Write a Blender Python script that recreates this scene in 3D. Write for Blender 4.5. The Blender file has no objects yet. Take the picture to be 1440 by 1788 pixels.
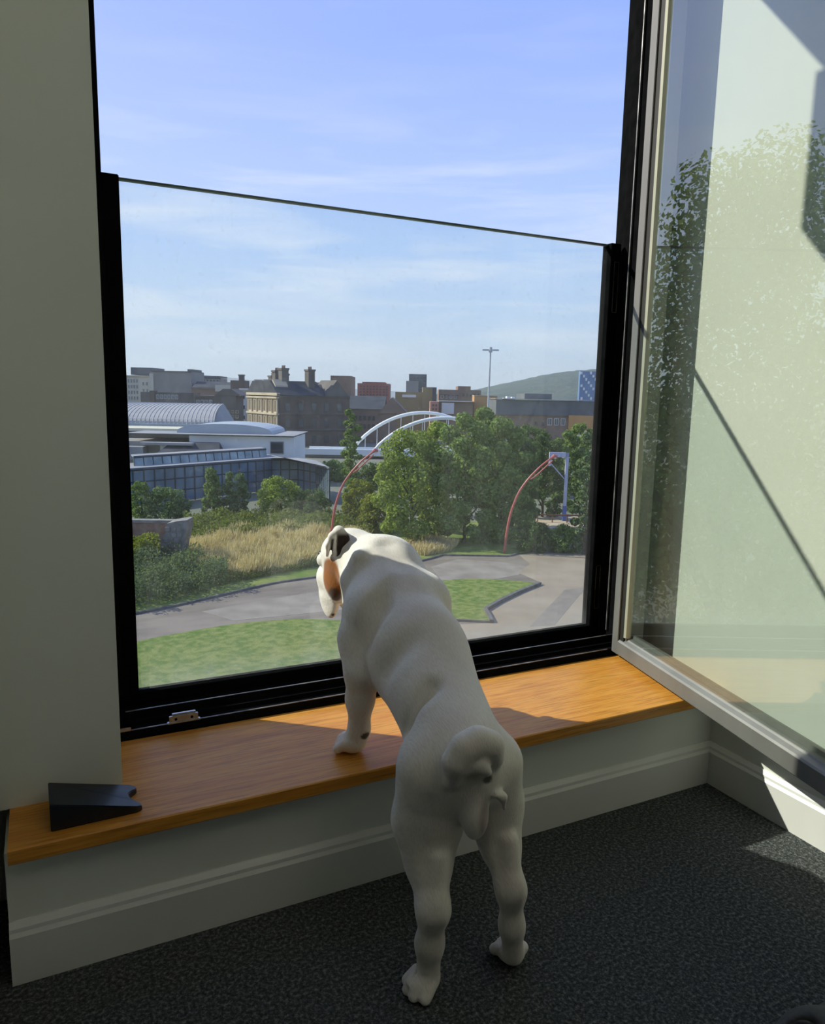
import bpy, bmesh, math, random
import numpy as np
from mathutils import Vector, Matrix

random.seed(7)
RNG = np.random.default_rng(7)
SC = bpy.context.scene
COL = SC.collection

# ------------------------------------------------------------------ camera
CAM_F = 1299.354
CAM_C = np.array([-0.1522, -1.557, 0.8816])
YAW, PITCH, ROLL = (math.radians(a) for a in (26.5273, 8.9586, 1.1504))
CF = np.array([math.sin(YAW) * math.cos(PITCH), math.cos(YAW) * math.cos(PITCH), -math.sin(PITCH)])
_r = np.array([math.cos(YAW), -math.sin(YAW), 0.0])
_u = np.cross(_r, CF)
CR = math.cos(ROLL) * _r + math.sin(ROLL) * _u
CU = -math.sin(ROLL) * _r + math.cos(ROLL) * _u
cam_data = bpy.data.cameras.new('camera')
cam = bpy.data.objects.new('camera', cam_data)
COL.objects.link(cam)
m = Matrix.Identity(4)
for i in range(3):
    m[i][0], m[i][1], m[i][2], m[i][3] = CR[i], CU[i], -CF[i], CAM_C[i]
cam.matrix_world = m
cam_data.sensor_fit = 'VERTICAL'
cam_data.sensor_height = 24.0
cam_data.sensor_width = 24.0
cam_data.lens = CAM_F * 24.0 / 1788.0
cam_data.clip_start = 0.02
cam_data.clip_end = 9000
SC.camera = cam

# ------------------------------------------------------------------ view and light
SC.view_settings.view_transform = 'Standard'
SC.view_settings.look = 'None'
SC.view_settings.gamma = 1.0
SC.view_settings.use_curve_mapping = False
SC.view_settings.exposure = 0.0
SC.cycles.max_bounces = 10
SC.cycles.diffuse_bounces = 5
SC.cycles.glossy_bounces = 4
SC.cycles.transmission_bounces = 6
SC.cycles.transparent_max_bounces = 24
SC.cycles.caustics_reflective = False
SC.cycles.caustics_refractive = False
SC.cycles.sample_clamp_indirect = 6.0

SUN_TO = Vector((1.243, -1.0, -1.17)).normalized()
sun_data = bpy.data.lights.new('sun', 'SUN')
sun_data.energy = 5.8
sun_data.angle = math.radians(0.53)
sun_data.color = (1.0, 0.92, 0.78)
sun = bpy.data.objects.new('sun', sun_data)
sun.rotation_euler = SUN_TO.to_track_quat('-Z', 'Y').to_euler()
sun.location = (-20, 20, 20)
COL.objects.link(sun)

world = bpy.data.worlds.new('world')
SC.world = world
world.use_nodes = True
nt = world.node_tree
nt.nodes.clear()


def nn(tree, typ, **kw):
    n = tree.nodes.new(typ)
    for k, v in kw.items():
        setattr(n, k, v)
    return n


def ramp(tree, stops, fac=None, interp='LINEAR'):
    n = tree.nodes.new('ShaderNodeValToRGB')
    n.color_ramp.interpolation = interp
    e = n.color_ramp.elements
    while len(e) < len(stops):
        e.new(0.5)
    for el, (p, c) in zip(e, stops):
        el.position = p
        el.color = (*c, 1) if len(c) == 3 else c
    if fac is not None:
        tree.links.new(fac, n.inputs['Fac'])
    return n


def mathn(tree, op, a, b=None, c=None, clamp=False):
    n = tree.nodes.new('ShaderNodeMath')
    n.operation = op
    n.use_clamp = clamp
    for i, v in enumerate((a, b, c)):
        if v is None:
            continue
        if hasattr(v, 'node'):
            tree.links.new(v, n.inputs[i])
        else:
            n.inputs[i].default_value = v
    return n.outputs[0]


def mixc(tree, fac, a, b, blend='MIX'):
    n = tree.nodes.new('ShaderNodeMix')
    n.data_type = 'RGBA'
    n.blend_type = blend
    for sock, v in ((n.inputs[0], fac), (n.inputs[6], a), (n.inputs[7], b)):
        if hasattr(v, 'node'):
            tree.links.new(v, sock)
        elif isinstance(v, (int, float)):
            sock.default_value = v
        else:
            sock.default_value = (*v, 1)
    return n.outputs[2]


# sky: blue overhead, pale towards the horizon and the sun, thin cirrus
tc = nn(nt, 'ShaderNodeTexCoord')
sep = nn(nt, 'ShaderNodeSeparateXYZ')
nt.links.new(tc.outputs['Generated'], sep.inputs[0])
elev = sep.outputs['Z']
grad = ramp(nt, [(0.0, (0.40, 0.44, 0.47)), (0.495, (0.62, 0.71, 0.80)), (0.52, (0.60, 0.72, 0.86)), (0.59, (0.44, 0.60, 0.93)),
                 (0.70, (0.29, 0.43, 0.93)), (1.0, (0.14, 0.25, 0.72))], mathn(nt, 'MULTIPLY_ADD', elev, 0.5, 0.5))
sdot = nn(nt, 'ShaderNodeVectorMath', operation='DOT_PRODUCT')
nt.links.new(tc.outputs['Generated'], sdot.inputs[0])
sdot.inputs[1].default_value = (-SUN_TO.x, -SUN_TO.y, -SUN_TO.z)
glow = mathn(nt, 'POWER', mathn(nt, 'MAXIMUM', sdot.outputs['Value'], 0.0), 3.0)
skyc = mixc(nt, mathn(nt, 'MULTIPLY', glow, 0.45), grad.outputs['Color'], (0.80, 0.85, 1.0))
mp = nn(nt, 'ShaderNodeMapping')
mp.inputs['Scale'].default_value = (1.6, 1.6, 13.0)
mp.inputs['Rotation'].default_value = (0.05, 0.03, 0.3)
nt.links.new(tc.outputs['Generated'], mp.inputs[0])
nz = nn(nt, 'ShaderNodeTexNoise')
nz.inputs['Scale'].default_value = 2.1
nz.inputs['Detail'].default_value = 7
nz.inputs['Roughness'].default_value = 0.55
nz.inputs['Distortion'].default_value = 0.4
nt.links.new(mp.outputs[0], nz.inputs['Vector'])
cl = ramp(nt, [(0.46, (0, 0, 0)), (0.72, (1, 1, 1))], nz.outputs['Fac'])
band = ramp(nt, [(0.0, (0.35,) * 3), (0.05, (0.55,) * 3), (0.16, (0.9,) * 3), (0.24, (0.55,) * 3), (0.34, (0.12,) * 3), (1.0, (0.08,) * 3)], elev)
cfac = mathn(nt, 'MULTIPLY', mathn(nt, 'MULTIPLY', cl.outputs['Color'], band.outputs['Color']), 0.8)
skyc = mixc(nt, cfac, skyc, (0.86, 0.88, 0.95))
bg = nn(nt, 'ShaderNodeBackground')
bg.inputs['Strength'].default_value = 1.12
nt.links.new(skyc, bg.inputs['Color'])
wo = nn(nt, 'ShaderNodeOutputWorld')
nt.links.new(bg.outputs[0], wo.inputs['Surface'])


# ------------------------------------------------------------------ helpers
def material(name, col, rough=0.6, col2=None, scale=8.0, stretch=(1, 1, 1), bump=0.0, bscale=None, metal=0.0, spec=0.5, detail=4.0, lo=0.35, hi=0.65,
             sheen=0.0, coords='Object', bdist=0.01):
    """procedural Principled material: two colours mixed by noise, optional bump"""
    mt = bpy.data.materials.new(name)
    mt.use_nodes = True
    t = mt.node_tree
    b = t.nodes['Principled BSDF']
    b.inputs['Roughness'].default_value = rough
    b.inputs['Metallic'].default_value = metal
    b.inputs['Specular IOR Level'].default_value = spec
    if sheen:
        b.inputs['Sheen Weight'].default_value = sheen
    b.inputs['Base Color'].default_value = (*col, 1)
    if col2 is not None or bump:
        tcn = nn(t, 'ShaderNodeTexCoord')
        mpn = nn(t, 'ShaderNodeMapping')
        mpn.inputs['Scale'].default_value = stretch
        t.links.new(tcn.outputs[coords], mpn.inputs[0])
    if col2 is not None:
        n = nn(t, 'ShaderNodeTexNoise')
        n.inputs['Scale'].default_value = scale
        n.inputs['Detail'].default_value = detail
        t.links.new(mpn.outputs[0], n.inputs['Vector'])
        r = ramp(t, [(lo, col), (hi, col2)], n.outputs['Fac'])
        t.links.new(r.outputs['Color'], b.inputs['Base Color'])
    if bump:
        n2 = nn(t, 'ShaderNodeTexNoise')
        n2.inputs['Scale'].default_value = bscale or scale
        n2.inputs['Detail'].default_value = 3
        t.links.new(mpn.outputs[0], n2.inputs['Vector'])
        bp = nn(t, 'ShaderNodeBump')
        bp.inputs['Strength'].default_value = bump
        bp.inputs['Distance'].default_value = bdist
        t.links.new(n2.outputs['Fac'], bp.inputs['Height'])
        t.links.new(bp.outputs[0], b.inputs['Normal'])
    return mt


class MB:
    """collects shapes into one mesh"""

    def __init__(s):
        s.v, s.f = [], []

    def add(s, vs, fs):
        o = len(s.v)
        s.v += [tuple(p) for p in vs]
        s.f += [tuple(i + o for i in f) for f in fs]
        return s

    def box(s, x0, x1, y0, y1, z0, z1):
        vs = [(x, y, z) for z in (z0, z1) for y in (y0, y1) for x in (x0, x1)]
        return s.add(vs, [(0, 2, 3, 1), (4, 5, 7, 6), (0, 1, 5, 4), (2, 6, 7, 3), (0, 4, 6, 2), (1, 3, 7, 5)])

    def prism(s, poly, lo, hi, axis='z'):
        """extrude a 2-D outline (counter-clockwise) along an axis"""
        n = len(poly)
        mk = {'z': lambda a, b, c: (a, b, c), 'y': lambda a, b, c: (a, c, b), 'x': lambda a, b, c: (c, a, b)}[axis]
        vs = [mk(a, b, lo) for a, b in poly] + [mk(a, b, hi) for a, b in poly]
        fs = [tuple(range(n - 1, -1, -1)), tuple(range(n, 2 * n))]
        fs += [(i, (i + 1) % n, n + (i + 1) % n, n + i) for i in range(n)]
        return s.add(vs, fs)

    def tube(s, pts, rad, n=8, flat=1.0):
        pts = [Vector(p) for p in pts]
        if isinstance(rad, (int, float)):
            rad = [rad] * len(pts)
        rings = []
        ref = None
        for i, p in enumerate(pts):
            d = (pts[min(i + 1, len(pts) - 1)] - pts[max(i - 1, 0)]).normalized()
            if ref is None:
                ref = Vector((0, 0, 1)) if abs(d.z) < 0.9 else Vector((1, 0, 0))
            a = (ref - d * ref.dot(d)).normalized()
            ref = a
            b = d.cross(a)
            rings.append([p + (a * math.cos(t) * flat + b * math.sin(t)) * rad[i] for t in [2 * math.pi * k / n for k in range(n)]])
        vs = [q for r in rings for q in r]
        fs = []
        for i in range(len(pts) - 1):
            for k in range(n):
                fs.append((i * n + k, i * n + (k + 1) % n, (i + 1) * n + (k + 1) % n, (i + 1) * n + k))
        fs.append(tuple(range(n - 1, -1, -1)))
        fs.append(tuple((len(pts) - 1) * n + k for k in range(n)))
        return s.add(vs, fs)

    def grid(s, fn, nu, nv):
        vs = [fn(i / nu, j / nv) for j in range(nv + 1) for i in range(nu + 1)]
        fs = [(j * (nu + 1) + i, j * (nu + 1) + i + 1, (j + 1) * (nu + 1) + i + 1, (j + 1) * (nu + 1) + i) for j in range(nv) for i in range(nu)]
        return s.add(vs, fs)

    def mesh(s, name, mat):
        me = bpy.data.meshes.new(name)
        me.from_pydata(s.v, [], s.f)
        me.update()
        if mat:
            me.materials.append(mat)
        return me

    def build(s, name, mat, parent=None, smooth=False, bevel=0.0, fix=True):
        me = s.mesh(name, mat)
        if fix or bevel:
            b = bmesh.new()
            b.from_mesh(me)
            if bevel:
                bmesh.ops.bevel(b, geom=list(b.edges), offset=bevel, segments=2, affect='EDGES', clamp_overlap=True)
            if fix:
                bmesh.ops.recalc_face_normals(b, faces=list(b.faces))
            b.to_mesh(me)
            b.free()
        if smooth:
            me.polygons.foreach_set('use_smooth', [True] * len(me.polygons))
        o = bpy.data.objects.new(name, me)
        COL.objects.link(o)
        if parent:
            attach(o, parent)
        return o


def attach(o, parent):
    """parent keeping world coordinates (all parents are unrotated empties or meshes at known places)"""
    bpy_parent_m = Matrix.LocRotScale(parent.location, parent.rotation_euler, parent.scale)
    q = parent.parent
    while q:
        bpy_parent_m = Matrix.LocRotScale(q.location, q.rotation_euler, q.scale) @ bpy_parent_m
        q = q.parent
    o.parent = parent
    loc, rot, sca = (bpy_parent_m.inverted() @ Matrix.LocRotScale(o.location, o.rotation_euler, o.scale)).decompose()
    o.location, o.rotation_euler, o.scale = loc, rot.to_euler(), sca


def obj(name, me, parent=None, loc=(0, 0, 0), rz=0.0, scale=(1, 1, 1)):
    """link a (shared) mesh; loc is local to the parent"""
    o = bpy.data.objects.new(name, me)
    COL.objects.link(o)
    o.location = loc
    o.rotation_euler = (0, 0, rz)
    o.scale = scale
    if parent:
        o.parent = parent
    return o


def tag(o, label, cat=None, group=None, kind=None):
    o['label'] = label
    if cat:
        o['category'] = cat
    if group:
        o['group'] = group
    if kind:
        o['kind'] = kind
    return o


def empty(name, loc, label, cat, group=None, rz=0.0, kind=None):
    o = bpy.data.objects.new(name, None)
    o.empty_display_size = 0.1
    o.location = loc
    o.rotation_euler = (0, 0, rz)
    COL.objects.link(o)
    return tag(o, label, cat, group, kind)


def raydir(px, py):
    return CF + (px - 720) / CAM_F * CR - (py - 894) / CAM_F * CU


FH = np.array([math.sin(YAW), math.cos(YAW), 0.0])


def at(px, py, D):
    """world point seen in that direction at forward distance D metres"""
    d = raydir(px, py)
    return Vector(CAM_C + d * (D / (d @ FH)))


def ground(px, py, z):
    d = raydir(px, py)
    return Vector(CAM_C + d * ((z - CAM_C[2]) / d[2]))

# ================================================================== ROOM
m_wall = material('white_wall_paint', (0.79, 0.82, 0.76), 0.7, (0.75, 0.78, 0.72), 3.0, bump=0.04, bscale=220, bdist=0.002)
m_trimw = material('white_gloss_paint', (0.78, 0.79, 0.76), 0.35, (0.74, 0.75, 0.71), 5.0, bump=0.03, bscale=40, bdist=0.002)
m_ceil = material('ceiling_paint', (0.6, 0.6, 0.57), 0.8)
m_wall2 = material('grey_wall_paint', (0.34, 0.35, 0.32), 0.8, (0.31, 0.32, 0.29), 3.0)
m_black = material('black_powder_coat', (0.005, 0.0055, 0.006), 0.7, (0.008, 0.0085, 0.009), 30, spec=0.0)
m_gasket = material('black_rubber_gasket', (0.012, 0.013, 0.011), 0.6)
m_alu = material('grey_anodised_aluminium', (0.22, 0.22, 0.205), 0.5, (0.18, 0.18, 0.168), 14, stretch=(1, 1, 0.2), metal=0.35)
m_bead = material('pale_glazing_bead', (0.46, 0.49, 0.38), 0.5, (0.40, 0.43, 0.33), 12)
m_chrome = material('zinc_plated_steel', (0.62, 0.63, 0.65), 0.3, (0.45, 0.46, 0.48), 60, metal=0.9)


def carpet_material():
    mt = bpy.data.materials.new('charcoal_fleck_carpet')
    mt.use_nodes = True
    t = mt.node_tree
    b = t.nodes['Principled BSDF']
    b.inputs['Roughness'].default_value = 0.95
    b.inputs['Specular IOR Level'].default_value = 0.1
    tcn = nn(t, 'ShaderNodeTexCoord')
    n1 = nn(t, 'ShaderNodeTexNoise')
    n1.inputs['Scale'].default_value = 170
    n1.inputs['Detail'].default_value = 5
    n1.inputs['Roughness'].default_value = 0.75
    t.links.new(tcn.outputs['Object'], n1.inputs['Vector'])
    r = ramp(t, [(0.34, (0.022, 0.026, 0.027)), (0.50, (0.066, 0.074, 0.075)), (0.70, (0.27, 0.285, 0.28))], n1.outputs['Fac'])
    t.links.new(r.outputs['Color'], b.inputs['Base Color'])
    n2 = nn(t, 'ShaderNodeTexNoise')
    n2.inputs['Scale'].default_value = 320
    n2.inputs['Detail'].default_value = 4
    t.links.new(tcn.outputs['Object'], n2.inputs['Vector'])
    bp = nn(t, 'ShaderNodeBump')
    bp.inputs['Strength'].default_value = 0.9
    bp.inputs['Distance'].default_value = 0.004
    t.links.new(n2.outputs['Fac'], bp.inputs['Height'])
    t.links.new(bp.outputs[0], b.inputs['Normal'])
    return mt


def oak_material():
    mt = bpy.data.materials.new('varnished_oak')
    mt.use_nodes = True
    t = mt.node_tree
    b = t.nodes['Principled BSDF']
    tcn = nn(t, 'ShaderNodeTexCoord')
    mpn = nn(t, 'ShaderNodeMapping')
    mpn.inputs['Scale'].default_value = (1.2, 16, 16)
    t.links.new(tcn.outputs['Object'], mpn.inputs[0])
    n1 = nn(t, 'ShaderNodeTexNoise')
    n1.inputs['Scale'].default_value = 3.0
    n1.inputs['Detail'].default_value = 9
    n1.inputs['Roughness'].default_value = 0.65
    n1.inputs['Distortion'].default_value = 0.6
    t.links.new(mpn.outputs[0], n1.inputs['Vector'])
    r = ramp(t, [(0.28, (0.46, 0.17, 0.026)), (0.46, (0.64, 0.27, 0.040)), (0.60, (0.70, 0.33, 0.058)), (0.8, (0.55, 0.22, 0.034))], n1.outputs['Fac'])
    mp2 = nn(t, 'ShaderNodeMapping')
    mp2.inputs['Scale'].default_value = (7, 130, 130)
    t.links.new(tcn.outputs['Object'], mp2.inputs[0])
    n2 = nn(t, 'ShaderNodeTexNoise')
    n2.inputs['Scale'].default_value = 2.0
    n2.inputs['Detail'].default_value = 5
    t.links.new(mp2.outputs[0], n2.inputs['Vector'])
    pores = ramp(t, [(0.36, (0.62,) * 3), (0.5, (1,) * 3)], n2.outputs['Fac'])
    t.links.new(mixc(t, 0.75, r.outputs['Color'], pores.outputs['Color'], 'MULTIPLY'), b.inputs['Base Color'])
    b.inputs['Roughness'].default_value = 0.38
    b.inputs['Specular IOR Level'].default_value = 0.35
    bp = nn(t, 'ShaderNodeBump')
    bp.inputs['Strength'].default_value = 0.25
    bp.inputs['Distance'].default_value = 0.001
    t.links.new(n2.outputs['Fac'], bp.inputs['Height'])
    t.links.new(bp.outputs[0], b.inputs['Normal'])
    return mt


def glass_material(name, tint, dirt=0.06, streak=True, base_z=None, reflect=1.45, boost=1.0):
    """thin window glass: tinted see-through with mirror reflection by angle and a film of dust"""
    mt = bpy.data.materials.new(name)
    mt.use_nodes = True
    t = mt.node_tree
    t.nodes.clear()
    tr = nn(t, 'ShaderNodeBsdfTransparent')
    tr.inputs['Color'].default_value = (*tint, 1)
    gl = nn(t, 'ShaderNodeBsdfGlossy')
    gl.inputs['Roughness'].default_value = 0.0
    gl.inputs['Color'].default_value = (0.95, 1.0, 0.97, 1)
    fr = nn(t, 'ShaderNodeFresnel')
    fr.inputs['IOR'].default_value = reflect
    mx = nn(t, 'ShaderNodeMixShader')
    geo = nn(t, 'ShaderNodeNewGeometry')
    # only the face turned to the outside of the pane mirrors, so no light is trapped between the two faces
    t.links.new(mathn(t, 'MULTIPLY', mathn(t, 'MULTIPLY', fr.outputs[0], boost, clamp=True), mathn(t, 'SUBTRACT', 1.0, geo.outputs['Backfacing'])), mx.inputs[0])
    t.links.new(tr.outputs[0], mx.inputs[1])
    t.links.new(gl.outputs[0], mx.inputs[2])
    df = nn(t, 'ShaderNodeBsdfTranslucent')
    df.inputs['Color'].default_value = (0.78, 0.80, 0.78, 1)
    df2 = nn(t, 'ShaderNodeBsdfDiffuse')
    df2.inputs['Color'].default_value = (0.78, 0.80, 0.78, 1)
    dm = nn(t, 'ShaderNodeMixShader')
    dm.inputs[0].default_value = 0.5
    t.links.new(df.outputs[0], dm.inputs[1])
    t.links.new(df2.outputs[0], dm.inputs[2])
    tcn = nn(t, 'ShaderNodeTexCoord')
    mpn = nn(t, 'ShaderNodeMapping')
    mpn.inputs['Scale'].default_value = (9, 9, 1.0)
    t.links.new(tcn.outputs['Object'], mpn.inputs[0])
    n1 = nn(t, 'ShaderNodeTexNoise')
    n1.inputs['Scale'].default_value = 2.5
    n1.inputs['Detail'].default_value = 6
    t.links.new(mpn.outputs[0], n1.inputs['Vector'])
    n2 = nn(t, 'ShaderNodeTexNoise')
    n2.inputs['Scale'].default_value = 70
    n2.inputs['Detail'].default_value = 2
    t.links.new(tcn.outputs['Object'], n2.inputs['Vector'])
    spots = ramp(t, [(0.66, (0,) * 3), (0.72, (1,) * 3)], n2.outputs['Fac'])
    f = mathn(t, 'MULTIPLY_ADD', n1.outputs['Fac'], dirt, mathn(t, 'MULTIPLY', spots.outputs['Color'], dirt * 0.9))
    if base_z is not None:
        sp = nn(t, 'ShaderNodeSeparateXYZ')
        t.links.new(tcn.outputs['Object'], sp.inputs[0])
        low = ramp(t, [(0.0, (1,) * 3), (0.05, (0.35,) * 3), (0.12, (0.08,) * 3), (0.3, (0,) * 3)], mathn(t, 'SUBTRACT', sp.outputs['Z'], base_z))
        f = mathn(t, 'MULTIPLY_ADD', mathn(t, 'MULTIPLY', low.outputs['Color'], mathn(t, 'ADD', n1.outputs['Fac'], 0.2)), 0.42, f)
    f = mathn(t, 'MULTIPLY', f, 0.5, clamp=True)
    mx2 = nn(t, 'ShaderNodeMixShader')
    t.links.new(f, mx2.inputs[0])
    t.links.new(mx.outputs[0], mx2.inputs[1])
    t.links.new(dm.outputs[0], mx2.inputs[2])
    out = nn(t, 'ShaderNodeOutputMaterial')
    t.links.new(mx2.outputs[0], out.inputs['Surface'])
    return mt


m_carpet = carpet_material()
m_oak = oak_material()
SILL = 0.23
XR = 1.198
RX0, RX1, RY0, RZ1 = -3.2, XR + 0.014, -4.6, 2.6
OPEN_R, HEAD = 1.197, 2.175


def struct(name, mb, mat, label, cat, bevel=0.0, parent=None):
    o = mb.build(name, mat, parent, bevel=bevel)
    tag(o, label, cat, kind='structure')
    return o


struct('floor', MB().box(RX0, RX1 + 0.2, RY0, 0.02, -0.06, 0.0), m_carpet, 'charcoal flecked carpet floor', 'floor')
struct('ceiling', MB().box(RX0, RX1 + 0.2, RY0, 0.04, RZ1, RZ1 + 0.1), m_ceil, 'white ceiling above the window', 'ceiling')
struct('wall_left', MB().box(RX0 - 0.1, RX0, RY0, 0.04, -0.06, RZ1), m_wall2, 'grey side wall far to the left of the window', 'wall')
struct('wall_back', MB().box(RX0, RX1 + 0.2, RY0 - 0.1, RY0, -0.06, RZ1), m_wall2, 'grey back wall behind the viewer', 'wall')
struct('wall_right', MB().box(RX1, RX1 + 0.2, RY0, -0.1505, -0.06, RZ1), m_wall, 'white wall seen through the open sash on the right', 'wall')
pf = MB()
pf.box(RX0, -0.0616, -0.319, 0.0, SILL, RZ1)
pf.box(RX0, -0.233, -0.20, 0.0, -0.06, SILL)
struct('wall_front', pf, m_wall, 'plain white wall pier left of the window', 'wall', bevel=0.0)
struct('wall_above', MB().box(-0.0616, RX1 + 0.2, -0.152, 0.04, HEAD + 0.05, RZ1), m_wall, 'white wall above the window head', 'wall')
struct('wall_plinth', MB().box(-0.233, RX1, -0.405, -0.10, -0.06, SILL - 0.024), m_wall, 'white boxed plinth under the wooden window board', 'wall')


def skirting_profile(h=0.096, t=0.015):
    return [(0, 0), (t, 0), (t, h * 0.80), (t * 0.72, h * 0.86), (t * 0.66, h * 0.92), (t * 0.38, h * 0.97), (t * 0.2, h), (0, h)]


sk = MB()
sk.prism([(-0.405 - a, b) for a, b in skirting_profile()][::-1], -0.233, XR + 0.013, 'x')
struct('baseboard_front', sk, m_trimw, 'white moulded skirting along the plinth under the window', 'skirting')
sk = MB()
sk.prism([(RX1 - a, b) for a, b in skirting_profile()], RY0, -0.406, 'y')
struct('baseboard_right', sk, m_trimw, 'white moulded skirting along the right wall', 'skirting')
struct('added_column', MB().box(-0.56, -0.264, -0.80, -0.352, -0.06, RZ1), m_wall, 'white boxed column added in the corner left of the plinth', 'column')  # made-up column, also keeps light off the left end of the plinth
sk = MB()
sk.prism([(-0.264 + a, b) for a, b in skirting_profile(0.15, 0.012)], -0.80, -0.40, 'y')
struct('baseboard_left', sk, m_trimw, 'cream skirting at the foot of the added column left of the plinth', 'skirting')

# window frame: fixed black outer frame, structure
frame = empty('window_1', (0.58, -0.05, SILL), 'tall black aluminium window with its inner sash swung open', 'window', kind='structure')
fl = MB()
fl.prism([(-0.16, -0.150), (-0.052, -0.150), (-0.052, -0.092), (-0.036, -0.088), (-0.034, 0.040), (-0.16, 0.040)], SILL - 0.02, HEAD + 0.05, 'z')
fl.build('frame_jamb', m_black, frame, bevel=0.0015)
fr_ = MB()
fr_.prism([(OPEN_R, -0.152), (1.26, -0.152), (1.26, 0.040), (1.225, 0.040), (1.208, 0.0), (OPEN_R + 0.003, -0.02), (OPEN_R - 0.001, -0.050), (OPEN_R, -0.054)], SILL - 0.02, HEAD + 0.05, 'z')
fr_.build('frame_jamb', m_black, frame, bevel=0.0015)
MB().box(-0.034, OPEN_R - 0.004, -0.15, 0.040, HEAD, HEAD + 0.05).build('frame_head', m_black, frame, bevel=0.0015)
MB().box(-0.034, 0.452, 0.062, 0.098, 1.935, HEAD + 0.05).build('shadow_panel', m_alu, frame, bevel=0.002)  # unseen panel added to cast the stepped shadow on the right wall
fb = MB()
fb.prism([(-0.150, SILL - 0.02), (0.045, SILL - 0.02), (0.045, 0.240), (-0.026, 0.245), (-0.070, 0.236), (-0.084, 0.240), (-0.086, 0.2625), (-0.092, 0.2625),
          (-0.096, 0.2475), (-0.110, 0.2470), (-0.112, 0.251), (-0.116, 0.251), (-0.118, 0.243), (-0.136, 0.241), (-0.138, 0.246), (-0.143, 0.246), (-0.146, 0.238), (-0.150, 0.236)],
         -0.052, OPEN_R, 'x')
fb.build('frame_sill', m_black, frame)
# pale strips that paint highlights along the edges of the black frame
m_edge = material('pale_edge_highlight', (0.42, 0.42, 0.40), 0.35, (0.10, 0.10, 0.10), 20, metal=0.6)
MB().box(-0.034, OPEN_R - 0.006, -0.0925, -0.0895, 0.2620, 0.2632).build('highlight_strip', m_edge, frame)
MB().box(-0.050, 1.12, -0.1435, -0.1405, 0.2455, 0.2468).build('highlight_strip', m_edge, frame)
MB().box(OPEN_R - 0.0052, OPEN_R - 0.0035, -0.0535, -0.0505, 0.262, HEAD).build('highlight_strip', m_edge, frame)
kp = MB()
kp.box(0.040, 0.094, -0.1440, -0.1385, 0.2465, 0.2600)
kp.box(0.036, 0.098, -0.1470, -0.1385, 0.2460, 0.2490)
kp.box(0.046, 0.090, -0.1400, -0.1340, 0.2600, 0.2630)
kpo = kp.build('keep_plate', m_chrome, frame, bevel=0.0008)
kpo['label'] = 'small zinc keep plate'
for x in (0.052, 0.082):
    MB().tube([(x, -0.1440, 0.2535), (x, -0.1447, 0.2535)], 0.0028, 10).build('screw', m_black, kpo)
MB().box(-0.049, -0.030, -0.149, -0.1455, 0.2475, 0.2545).build('latch_block', m_chrome, frame, bevel=0.001)
MB().box(-0.0522, -0.0500, -0.146, -0.128, 1.315, 1.345).build('keep_plate', m_chrome, frame, bevel=0.0005)
MB().box(-0.0522, -0.0500, -0.146, -0.128, 0.335, 0.362).build('keep_plate', m_chrome, frame, bevel=0.0005)

# glass balustrade in front of the opening (a thing fixed outside)
m_glass = glass_material('balustrade_glass', (0.935, 0.975, 0.975), 0.10, base_z=0.2694)
bal = empty('glass_balustrade', (0.58, 0.0, SILL), 'dusty clear glass guard panel in black side channels across the window', 'balustrade')
GZ0, GZ1 = 0.2694, 1.2657
MB().box(-0.006, 1.166, -0.006, 0.006, GZ0 - 0.008, GZ1).build('glass_panel', m_glass, bal)
ge = MB().box(-0.002, 1.162, -0.0062, 0.0062, GZ1 - 0.001, GZ1 + 0.003)
eo = ge.build('top_edge', material('glass_edge', (0.10, 0.16, 0.16), 0.25, (0.16, 0.22, 0.22), 5), bal)
eo['label'] = 'dark green polished top edge of the glass'
for x0, x1 in ((-0.033, -0.001), (1.161, 1.1925)):
    ch = MB().box(x0, x1, -0.022, 0.013, 0.245, GZ1 + 0.004)
    cho = ch.build('side_channel', m_black, bal, bevel=0.0015)
    if x0 > 0:
        for za, zb in ((0.315, 0.435), (1.10, 1.225)):
            g = MB()
            g.box(x0 + 0.011, x0 + 0.0122, -0.0226, -0.0215, za, zb)
            g.box(x0 + 0.025, x0 + 0.0262, -0.0226, -0.0215, za, zb)
            g.box(x0 + 0.011, x0 + 0.0262, -0.0226, -0.0215, za, za + 0.0012)
            g.box(x0 + 0.011, x0 + 0.0262, -0.0226, -0.0215, zb - 0.0012, zb)
            g.build('cover_slot', m_edge, cho)
MB().box(-0.034, 1.1925, -0.024, 0.0065, 0.243, GZ0).build('bottom_channel', m_black, bal, bevel=0.0015)

# open inner sash: hinged on the right jamb, swung into the room
SA = math.radians(12.98)
sash = empty('window_sash', (1.1294, -0.1463, 0.243), 'grey framed glass sash swung open into the room beside the right wall', 'window')
# local frame of the sash: u runs from the hinge into the room, w is its thickness (to the right), z up
SU = Vector((-math.sin(SA), -math.cos(SA), 0))
SWv = Vector((math.cos(SA), -math.sin(SA), 0))
SASH_M = Matrix(((SU.x, SWv.x, 0, 1.1294), (SU.y, SWv.y, 0, -0.1463), (0, 0, 1, 0.243), (0, 0, 0, 1)))
SLEN, SHGT = 1.215, HEAD - 0.243 - 0.006


def sash_part(name, mb, mat, parent=sash, bevel=0.0, smooth=False):
    mb.v = [tuple(SASH_M @ Vector(p)) for p in mb.v]
    return mb.build(name, mat, parent, bevel=bevel, smooth=smooth)


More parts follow.
